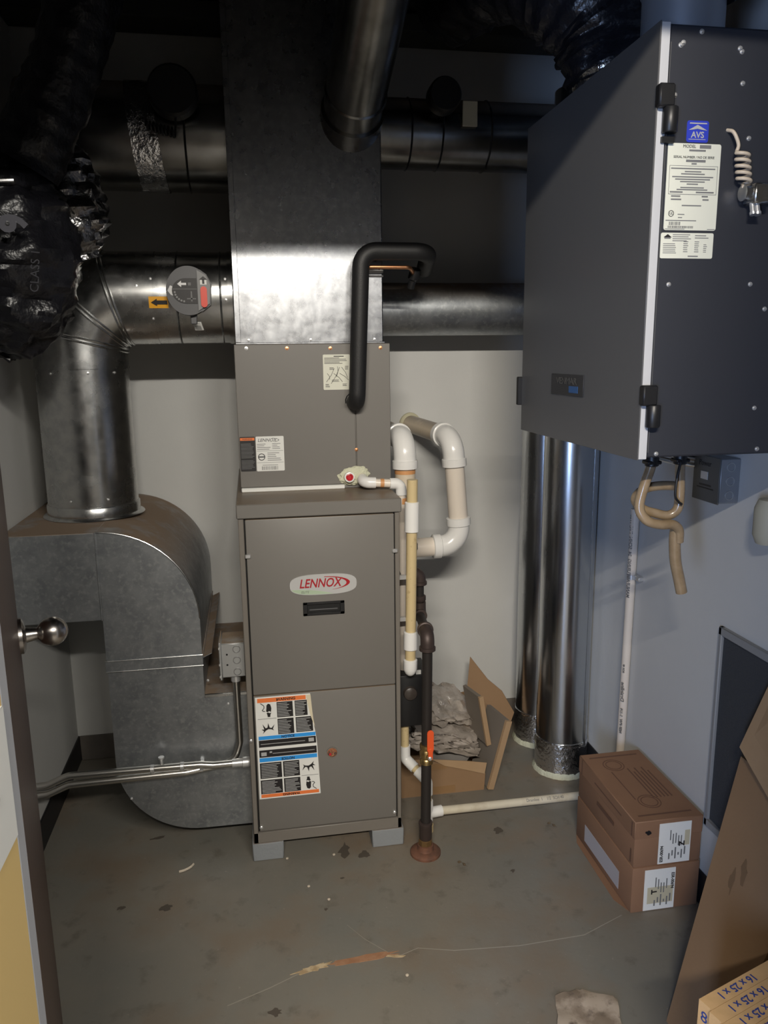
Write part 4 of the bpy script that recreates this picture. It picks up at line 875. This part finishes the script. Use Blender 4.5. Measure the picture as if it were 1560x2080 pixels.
pr = [(.752, .764, 1.702, 1.7045)]+lines(.768, .805, 1.697, 1.711, 4, .35)+lines(.812, .84, 1.702, 1.710, 2, .35)+lines(.75, .78, 1.676, 1.695, 6, .35)+lines(.79, .80, 1.678, 1.699, 6, .35)+lines(.812, .822, 1.678, 1.699, 6, .35)+lines(.83, .837, 1.678, 1.694, 5, .35)+[(.80, .82, 1.671, 1.673)]
flat(MB(), (0, hy-.0012, 0), XR, ZU, pr).build('fine_print', inkg_m, l2)
MB().prism([(.75, 1.7045), (.758, 1.710), (.766, 1.7045)], 'y', hy-.0014, hy-.0008).build('house_logo', ink_m, l2)
# collar on top
MB().lathe([(0.075, 0), (0.075, .10), (0.079, .102), (0.079, .108), (0.07, .11)], (0.83, 1.48, HZ1), ZU, 40).build('top_collar', mat('collar_grey', (.34, .37, .42), .4, .6), hv)
# cord
k = MB(); P_ = [Vector((0.862, hy+.002, 1.889)), Vector((0.867, hy-.012, 1.882)), Vector((0.876, hy-.015, 1.862)), Vector((0.875, hy-.013, 1.850))]
P_ = spline(P_, 6)
for i in range(101):
    t = i/100; a = t*4.7*2*PI; P_.append(Vector((0.884+0.008*t+0.0115*math.cos(a+PI), hy-.016+0.010*math.sin(a+PI), 1.847-0.050*t)))
P_.append(Vector((0.889, hy-.02, 1.79)))
k.tube(P_, 0.0032, 10); co = k.build('coiled_cord', cord_m, None); tag(co, 'beige coiled cord hanging on the dark ventilator side', 'cord')
cl = empty('cable_clamp', (0.92, hy, 1.775), 'metal cable clamp with bolts beside the coiled cord', 'clamp')
k = MB(); k.lathe([(0.008, 0), (0.0145, .001), (0.0145, .02), (0.012, .024), (0.012, .12)], (0.888, hy-.018, 1.780), (1, 0, 0), 20); k.build('barrel', galv_m, cl)
k = MB(); k.box(0.902, 0.935, hy-.036, hy, 1.760, 1.795, .003); k.build('clamp_body', galv_m, cl)
for x in (0.907, 0.916): MB().lathe([(0.005, 0), (0.005, .016), (0.0065, .017), (0.006, .022)], (x, hy-.022, 1.762), (0, -.3, -1), 10).build('bolt', zinc_m, cl)

# hoses below the unit
def hose(pts, lab, r=0.0105):
    o = MB().tube(spline(pts, 8), r, 14).build('drain_hose', hose_m); return tag(o, lab, 'hose', 'clear hoses under the unit')
hose([(0.832, 1.50, 1.296), (0.829, 1.50, 1.262), (0.816, 1.50, 1.22), (0.808, 1.50, 1.175), (0.822, 1.492, 1.148), (0.852, 1.488, 1.138), (0.882, 1.49, 1.136), (0.900, 1.495, 1.122), (0.905, 1.50, 1.095)], 'left beige drain hose looping below the grey ventilator')
hose([(0.905, 1.515, 1.296), (0.906, 1.515, 1.25), (0.909, 1.515, 1.20), (0.906, 1.515, 1.165), (0.888, 1.52, 1.150), (0.86, 1.525, 1.155), (0.832, 1.53, 1.165), (0.822, 1.545, 1.185), (0.845, 1.55, 1.205), (0.88, 1.545, 1.212), (0.925, 1.54, 1.21)], 'right beige drain hose with black clip curling below the ventilator')
hose([(0.898, 1.502, 1.126), (0.899, 1.506, 1.10), (0.905, 1.508, 1.05), (0.918, 1.51, 1.005), (0.926, 1.51, 0.975)], 'short beige hose end hanging straight down below the hose loop', 0.0125)
for i, (x, y) in enumerate([(0.831, 1.50), (0.905, 1.515)]):
    k = MB(); k.lathe([(0.012, 0), (0.0145, .002), (0.0145, .035), (0.012, .04)], (x, y, 1.263), ZU, 14); k.box(x-.016, x+.016, y-.014, y+.014, 1.268, 1.276, .002)
    tag(k.build('hose_clip', blackpl_m), 'black clip on the %s beige hose under the ventilator' % ('left' if i == 0 else 'right'), 'clip', 'hose clips')
tag(MB().tube(spline([(0.896, 1.498, 1.27), (0.888, 1.494, 1.24), (0.885, 1.492, 1.20), (0.895, 1.495, 1.185), (0.905, 1.498, 1.178)], 6), 0.0028, 8).build('cable_tie', blackpl_m), 'thin black cable tie dangling beside the right beige hose', 'cable')
# wall junction box, right
wj = empty('junction_box', (1.135, 1.735, 1.135), 'steel electrical box on the right wall below the grey ventilator', 'electrical box')
MB().box(1.112, RW, 1.68, 1.788, 1.135, 1.245, .002).build('body', mat('box_steel_grey', (.30, .31, .33), .45, .5), wj)
cv = MB().box(1.108, 1.112, 1.678, 1.790, 1.133, 1.247, .001).build('cover_plate', mat('box_cover', (.12, .12, .115), .5, .3), wj)
text('Power', 0.020, ink_m, cv, (1.1075, 1.74, 1.228), (0, -1, 0), ZU); flat(MB(), (1.1073, 0, 0), (0, -1, 0), ZU, [(-1.77, -1.70, 1.165, 1.168), (-1.76, -1.71, 1.172, 1.176)]).build('scribble', ink_m, cv)
MB().box(1.1065, 1.1085, 1.725, 1.755, 1.188, 1.208, .0005).build('switch_plate', silver_m, cv)
for z in (1.225, 1.19, 1.155): MB().lathe([(0.0112, 0), (0.0112, .0015), (0.0098, .0015), (0.0098, 0)], (1.139, 1.68, z), (0, -1, 0), 20, True).build('knockout', jbox_m, wj)
for i, (z, d) in enumerate([(1.232, 0), (1.214, .012)]):
    tag(MB().tube(spline([(1.118, 1.79, z), (1.06, 1.80+d, z+.01), (0.98, 1.79+d, z+.03), (0.90, 1.78+d, z+.05), (0.87, 1.77+d, 1.30)], 6), 0.007, 10).build('flexible_conduit', emt_m), '%s grey flexible conduit from wall box to the ventilator underside' % ('upper' if i == 0 else 'lower'), 'conduit')
# wall pipe
wp = empty('wall_drain_pipe', (1.145, 2.16, 0.05), 'thin white plastic pipe with printed letters running down right wall', 'pipe')
px_, py_ = 1.147, 2.16
MB().tube([(px_, py_-.008, 1.03), (px_, py_+.008, 0.07), (px_, py_+.03, 0.03), (px_-.03, py_+.06, 0.025)], 0.0135, 20).build('pipe', pvc_m, wp)
cl_ = MB(); cl_.lathe([(0.0148, 0), (0.0148, .014)], (px_, py_-.006, 0.807), ZU, 18); cl_.box(px_+.0, px_+.018, py_-.05, py_-.008, 0.808, 0.822, .002); cl_.build('pipe_clamp', zinc_m, wp)
nrm = Vector((-.88, -.47, 0)).normalized(); upt = nrm.cross(Vector((0, 0, 1)))
def ptext(s, z, size, sx=1.0):
    text(s, size, inkg_m, wp, Vector((px_, py_-.004, z))+nrm*0.0143, (0, 0, 1), (-upt.x, -upt.y, 0), name='printed_text', sx=sx, bold=.0003)
ptext('MANUFACTURING  24  SCHN  PVC 1120', 0.88, 0.0165, .9); ptext('Drainline', 0.43, 0.018, 1.0); ptext('NSF-PW  1-1/4', 0.33, 0.014); ptext('SCH 40', 0.51, 0.009)
# beige cover by the right edge
tag(MB().lathe([(0.0, -.045), (0.028, -.04), (0.036, -.02), (0.036, .04), (0.028, .06), (0, .065)], (1.135, 1.515, 1.115), (0.0, 0.0, 1), 24).build('beige_fitting', beige_m), 'rounded beige fitting on the right wall at the picture edge', 'fitting')
# return grille
gr = empty('wall_grille', (RW, 1.40, 0.24), 'dark wall grille with pale metal frame low on right wall', 'grille')
gy0, gy1, gz0, gz1 = 1.12, 1.70, 0.25, 0.812
k = MB(); fwid = 0.022
k.box(RW-.012, RW, gy0, gy1, gz1-fwid, gz1, .002); k.box(RW-.012, RW, gy0, gy1, gz0, gz0+fwid, .002); k.box(RW-.012, RW, gy0, gy0+fwid, gz0, gz1, .002); k.box(RW-.012, RW, gy1-fwid*.6, gy1, gz0, gz1, .002)
k.build('frame', grille_m, gr)
MB().box(RW-.004, RW-.001, gy0+fwid, gy1-fwid*.6, gz0+fwid, gz1-fwid).build('grille_screen', mesh_m, gr)

# ------------------------------------------------------------------ cartons by the right wall
def carton(z0, z1, lab, first):
    e_ = empty('carton', (1.057, 1.885, z0), lab, 'carton', 'brown cartons stacked by the right wall')
    x0, x1, y0, y1 = 0.958+(0 if first else -.002), 1.153, 1.704-(0 if first else .003), 2.062
    MB().box(x0, x1, y0, y1, z0, z1-.001, .003, seg=2).build('box', cardr_m, e_)
    if first:
        k = MB(); k.box(x0-.0015, x1+.0012, y0-.0015, y1+.001, z1-.052, z1, .002); k.build('lid', cardr_m, e_)
        for yb in (y0+.022, y1-.028): flat(MB(), (0, 0, z1+.0004), XR, YB, [(x0+.02, x1-.02, yb, yb+.006)]).build('printed_bar', cardink_m, e_)
        for (cx, cy) in ((x0+.085, y0+.085), (x0+.075, y1-.075)):
            for rad in (.032, .024):
              k = MB(); k.lathe([(rad, 0), (rad, .0006), (rad-.0025, .0006), (rad-.0025, 0)], (cx, cy, z1), ZU, 32, True)
              k.build('printed_ring', cardink_m, e_)
        k = MB(); flat(k, (0, 0, z1+.0004), XR, YB, [(x0+.105+i*.011, x0+.109+i*.011, y0+.10, y1-.10-.02*(i % 2)) for i in range(6)]+[(x0+.05, x0+.053, y0+.10, y1-.11)]); k.build('printed_lines', cardink_m, e_)
    y = y0-(.0016 if first else 0)
    xs = (1.027, 1.120) if first else (0.992, 1.082)
    lbz = (z0+.004, z1-.012) if first else (z0+.003, z1-.01)
    lb = label_plate('shipping_label', xs[0], xs[1], lbz[0], lbz[1], y, white_m, e_, .001)
    # label print runs sideways
    pr = []
    for i in range(5):
        x = xs[0]+.032+i*.008; a = lbz[0]+.05+random.random()*.02; pr.append((x, x+.003, a, a+.03))
    for i in range(6): x = xs[0]+.03+i*.009; pr.append((x, x+.004, lbz[0]+.012+.01*(i % 2), lbz[0]+.03+.008*(i % 3)))
    flat(MB(), (0, y-.0012, 0), XR, ZU, pr).build('print', inkg_m, lb)
    text('ESR-00694', .0125, ink_m, lb, (xs[0]+(.010 if first else .082), y-.0014, lbz[0]+(.03 if first else .085)), (0, 0, 1 if first else -1), (-1 if first else 1, 0, 0), name='lettering', bold=.0003, sx=.9)
    text('Z' if first else 'T', .022, ink_m, lb, (xs[0]+(.068 if first else .03), y-.0016, lbz[0]+.056), (0, 0, 1), (-1, 0, 0), bold=.0008)
    MB().prism([(xs[0]+(.075 if first else .01), lbz[0]+(.05 if first else .02)), (xs[0]+(.09 if first else .085), lbz[0]+(.05 if first else .02)), (xs[0]+(.09 if first else .085), lbz[0]+(.095 if first else .07)), (xs[0]+(.075 if first else .01), lbz[0]+(.095 if first else .07))], 'y', y-.0011, y-.0006).build('tape_piece', tape_m, lb)
    if first:
        MB().prism(blob(0.996, z1-.034, .008, .007, 12, .3), 'y', y-.0006, y+.0002).build('printed_mark', ink_m, e_)
        k = MB(); flat(k, (x0-.0019, 0, 0), (0, -1, 0), ZU, [(-(y0+.018), -(y0+.012), z1-.048, z1-.006), (-(y1-.02), -(y1-.026), z1-.05, z1-.004), (-1.95, -1.78, z1-.030, z1-.026), (-1.93, -1.82, z0+.05, z0+.062), (-(y0+.018), -(y0+.012), z0+.01, z0+.05)]); k.build('side_print', cardink_m, e_)
    else:
        MB().slab([(x0-.0006, 2.0, z0+.02), (x0-.0006, 1.775, z0+.02), (x0-.0006, 1.775, z0+.075), (x0-.0006, 2.0, z0+.075)], .0006).build('side_label', mat('side_label', (.45, .43, .45), .5), e_)
        k = MB(); k.slab([(x0, 2.06, z0+.002), (x0-.016, 2.02, z0+.001), (x0-.02, 1.76, z0+.001), (x0, 1.71, z0+.002)], .003); k.build('loose_flap', cardr_m, e_)
    return e_
carton(0.0, 0.137, 'lower brown carton on the floor with white label at left', False)
carton(0.137, 0.274, 'upper brown carton with printed lid rings and a white label', True)

# ------------------------------------------------------------------ open box of rubbish behind the gas pipe
ob = empty('open_cardboard_box', (0.6, 2.37, 0), 'torn open cardboard box on floor behind the black gas pipe', 'cardboard box')
bx0, bx1, by0, by1 = 0.413, 0.745, 2.365, 2.70
k = MB(); k.prism([(bx0, 0.002), (bx1, 0.002), (bx1+.004, .062), (bx1-.05, .078), (bx1-.10, .098), (bx1-.15, .112), (bx1-.2, .136), (bx0, .146)], 'y', by0, by0+.004); k.build('front_wall', card_m, ob)
k = MB(); k.slab([(0.555, by0-.002, .138), (0.60, by0-.004, .110), (0.66, by0-.004, .092), (0.744, by0-.004, .064), (0.752, by0-.002, .104), (0.68, by0-.001, .118)], -.003); k.build('folded_flap', cardl_m, ob)
k = MB(); k.prism([(bx0, .002), (bx1, .002), (bx1+.05, .22), (0.70, .205), (0.62, .212), (bx0, .215)], 'y', by1, by1+.004); k.build('back_wall', card_m, ob)
k = MB(); k.slab([(bx0, by0, .002), (bx1, by0, .002), (bx1, by1, .002), (bx0, by1, .002)], .002); k.build('bottom', card_m, ob)
k = MB(); k.slab([(bx0, by0+.004, .002), (bx0, by1, .002), (bx0, by1, .2), (bx0, by0+.004, .145)], .004); k.build('left_wall', card_m, ob)
k = MB(); k.slab([(bx1, by0+.004, .002), (bx1+.02, by1, .002), (0.80, by1-.02, .18), (0.79, by0+.10, .14)], .004); k.build('right_wall', card_m, ob)
k = MB(); k.slab([(0.742, 2.69, .10), (0.90, 2.60, .06), (0.955, 2.66, .13), (0.91, 2.68, .215), (0.858, 2.70, .26), (0.792, 2.72, .35), (0.775, 2.70, .22)], .004); k.build('raised_flap', card_m, ob)
MB().box(0.56, 0.64, by0-.0008, by0, .004, .03).build('tape_strip', ctape_m, ob)
MB().box(0.545, 0.61, by0-.0008, by0, .095, .116).build('tape_strip', ctape_m, ob)
def bundle(cx, cy, cz, lx, ly, lz, rot, lab, seed):
    b = MB(); bmesh.ops.create_cube(b.bm, size=1.0); bmesh.ops.subdivide_edges(b.bm, edges=b.bm.edges[:], cuts=11, use_grid_fill=True)
    for v in b.bm.verts:
        p = v.co.copy(); q = Vector((p.x*lx, p.y*ly, p.z*lz))
        nn_ = Vector((mnoise.noise(p*5+Vector((seed, 0, 0))), mnoise.noise(p*5+Vector((0, seed, 3))), mnoise.noise(p*6+Vector((7, 2, seed)))))
        q += Vector((nn_.x*.02, nn_.y*.02, nn_.z*.016))+Vector((0, 0, .008*mnoise.noise(p*14+Vector((seed, 5, 1)))))
        v.co = Vector((cx, cy, cz))+rot@q
    return tag(b.build('wrapped_filter', wrap_m), lab, 'wrapped filter', 'plastic wrapped filters in the open box')
from mathutils import Euler
bundle(0.60, 2.50, 0.145, .27, .21, .028, Euler((-.10, .30, .1)).to_matrix(), 'lower crinkled plastic wrapped filter in the open box', 1)
bundle(0.612, 2.515, 0.200, .26, .20, .026, Euler((.22, .34, .2)).to_matrix(), 'middle crinkled plastic wrapped filter in the open box', 5)
bundle(0.645, 2.53, 0.258, .21, .17, .03, Euler((.45, .30, .5)).to_matrix(), 'topmost grey plastic wrapped filter heaped on the open box', 9)
tag(MB().lathe([(0.0, 0), (0.075, 0), (0.08, .006), (0.078, .012), (0.07, .008), (0, .006)], (0.64, 2.47, .10), (0.05, -.25, 1), 32).build('plastic_disc', mat('clear_lid', (.32, .30, .28), .25)), 'round pale plastic disc lying in the open box', 'disc')
def panel(p0, p1, back, wd, lab):
    # flat filter seen on its pale edge
    p0, p1 = Vector(p0), Vector(p1); d = (p1-p0).normalized(); bk = Vector(back); s_ = d.cross(bk).normalized()*wd
    e_ = empty('filter_panel', p0, lab, 'filter', 'loose filters leaning in the open box')
    MB().loft([[p0, p0+s_, p0+s_+bk*.08, p0+bk*.08], [p1, p1+s_, p1+s_+bk*.08, p1+bk*.08]]).build('frame_edge', cardl_m, e_)
    q0, q1 = p0+bk*.08+s_*.15, p1+bk*.08+s_*.15; s2 = s_*.7
    MB().loft([[q0, q0+s2, q0+s2+bk*.92, q0+bk*.92], [q1, q1+s2, q1+s2+bk*.92, q1+bk*.92]]).build('media', media_m, e_)
panel((0.776, 2.352, .004), (0.838, 2.352, .255), (-.03, .14, 0), .022, 'pale filter edge leaning right of the open box, front one')
panel((0.780, 2.40, .150), (0.748, 2.40, .335), (-.03, .11, .0), .017, 'pale filter edge standing upright in the open box, rear one')

# ------------------------------------------------------------------ leaning cardboard, filters, paper at lower right
lc = empty('leaning_cardboard', (0.87, 1.2, 0), 'big flattened brown carton leaning against the right wall', 'cardboard')
fb, ft, nt_, nb = Vector((0.872, 1.365, 0.0)), Vector((1.105, 1.505, 0.56)), Vector((1.105, 1.215, 0.56)), Vector((0.872, 1.215, 0.0))
k = MB(); k.slab([fb, nb, nt_, ft], .02); k.build('main_panel', card_m, lc)
k = MB(); k.slab([(1.080, 1.479, .600), (1.060, 1.30, .531), (1.040, 1.20, .62), (1.10, 1.28, .87), (1.120, 1.435, .804)], .005); k.build('open_flap', cardl_m, lc)
for (a, b) in [(.60, .52), (.66, .70), (.16, .62)]:
    p = fb+(ft-fb)*a+(nb-fb)*b; nn2 = (nb-fb).cross(ft-fb).normalized()
    u = (ft-fb).normalized(); v_ = (nb-fb).normalized()
    k = MB(); k.slab([p+nn2*(.0006)+u*(.028*math.cos(q)*(.5+.8*random.random()))+v_*(.009*math.sin(q)*(.5+.9*random.random())) for q in [i*PI/5 for i in range(10)]], .0008); k.build('scuff', mat('card_scuff', (.19, .115, .06), .85), lc)
# stacked 16 x 25 x 1 filters, on edge
fd = Vector((0.92, 0.30, 0.0)).normalized(); tilt = 0.0
def filt(i):
    o = Vector((0.740, 1.026, 0.0))+Vector((0.0025, -0.028, 0.0))*i
    labs = ['rearmost orange edged air filter standing before the leaning cardboard', 'second orange edged air filter from the leaning cardboard', 'third orange edged air filter from the leaning cardboard', 'nearest orange edged air filter at the lower right picture corner']
    e_ = empty('air_filter', o, labs[i], 'filter', 'air filters standing at lower right')
    pr_ = Vector((-fd.y, fd.x, 0)); th = .0265; Lx = .36; zt = .38
    def bxx(u0, u1, v0, v1, z0, z1):
        return [[o+fd*u+pr_*v+Vector((0, 0, z)) for u, v in ((u0, v0), (u1, v0), (u1, v1), (u0, v1))] for z in (z0, z1)]
    fr_ = MB(); fr_.loft(bxx(0, Lx, 0, th, zt-.02, zt)); fr_.loft(bxx(0, .02, 0, th, 0, zt-.0201)); fr_.loft(bxx(Lx-.02, Lx, 0, th, 0, zt-.0201))
    for f in fr_.bm.faces: f.smooth = False
    fr_o = fr_.build('frame', filtedge_m, e_)
    md = MB(); md.loft(bxx(.02, Lx-.02, .003, th-.003, 0, zt-.0202)); md.build('media', media_m, e_)
    text('16 x 25 x 1', .021, inkb_m, fr_o, o+fd*.083+pr_*th*.5+Vector((0, 0, zt+.0004)), -fd, -pr_, name='lettering', bold=.0003)
    if i == 0: text('8', .03, inkb_m, fr_o, o+pr_*th*.5-fd*.0004+Vector((0, 0, .352)), -pr_, (0, 0, 1), name='printed_number')
    return e_
for i in range(4): filt(i)
# fallen paper
k = MB(); gx, gy = 16, 10
vv = []
for j in range(gy+1):
    row = []
    for i in range(gx+1):
        u, v = i/gx, j/gy
        x = 0.648+u*(0.14)-.045*(1-v)+.006*mnoise.noise((u*4, v*4, 1)); y = 1.335+v*(.14+.02*math.sin(u*3.2))-.035*u+.006*mnoise.noise((u*6, v*4, 3))
        z = .003+.010*abs(mnoise.noise((u*3, v*3, 7)))+.008*(v > .85)*abs(mnoise.noise((u*7, 0, 2)))
        row.append(k.bm.verts.new((x, y, z)))
    vv.append(row)
for j in range(gy):
    for i in range(gx):
        f = k.bm.faces.new((vv[j][i], vv[j][i+1], vv[j+1][i+1], vv[j+1][i])); f.smooth = True
tag(k.build('torn_paper', paper_m), 'torn dirty scrap of paper lying on the floor at bottom', 'paper')
# debris
tag(MB().tube(spline([(-0.275, 2.105, .003), (-0.26, 2.108, .004), (-0.243, 2.118, .005), (-0.235, 2.132, .004)], 5), 0.0035, 6).build('plastic_sliver', chipw_m), 'small white curved sliver on floor left of the furnace', 'debris')
for i, (x, y, lab) in enumerate([(0.045, 2.108, 'tan crumb on the floor beside the left furnace block'), (0.187, 2.10, 'tan crumb on floor below the middle of the furnace'), (0.152, 1.905, 'pale crumb on the open floor in front of the furnace'), (0.315, 1.60, 'pale crumb on floor before the rusty paint chip'), (0.10, 1.97, 'pale crumb on the floor left of the open floor centre')]):
    b = MB(); bmesh.ops.create_icosphere(b.bm, subdivisions=1, radius=1)
    for v in b.bm.verts: v.co = Vector((x+v.co.x*.005*(1+.3*mnoise.noise(v.co*3)), y+v.co.y*.0045, .003+v.co.z*.003))
    tag(b.build('crumb', chipw_m), lab, 'debris')
for i, (x, y, r, lab) in enumerate([(0.897, 2.12, .3, 'curled brown twig on the floor left of the cartons'), (0.56, 1.985, .8, 'dark brown leaf bit on floor in front of the gas flange')]):
    b = MB(); b.tube(spline([(x-.01, y+.01, .003), (x, y+.004, .006), (x+.006, y-.006, .004), (x+.012, y-.014, .003)], 4), [.002+.002*math.sin(q) for q in range(13)], 6)
    tag(b.build('leaf_bit', debris_m), lab, 'debris')
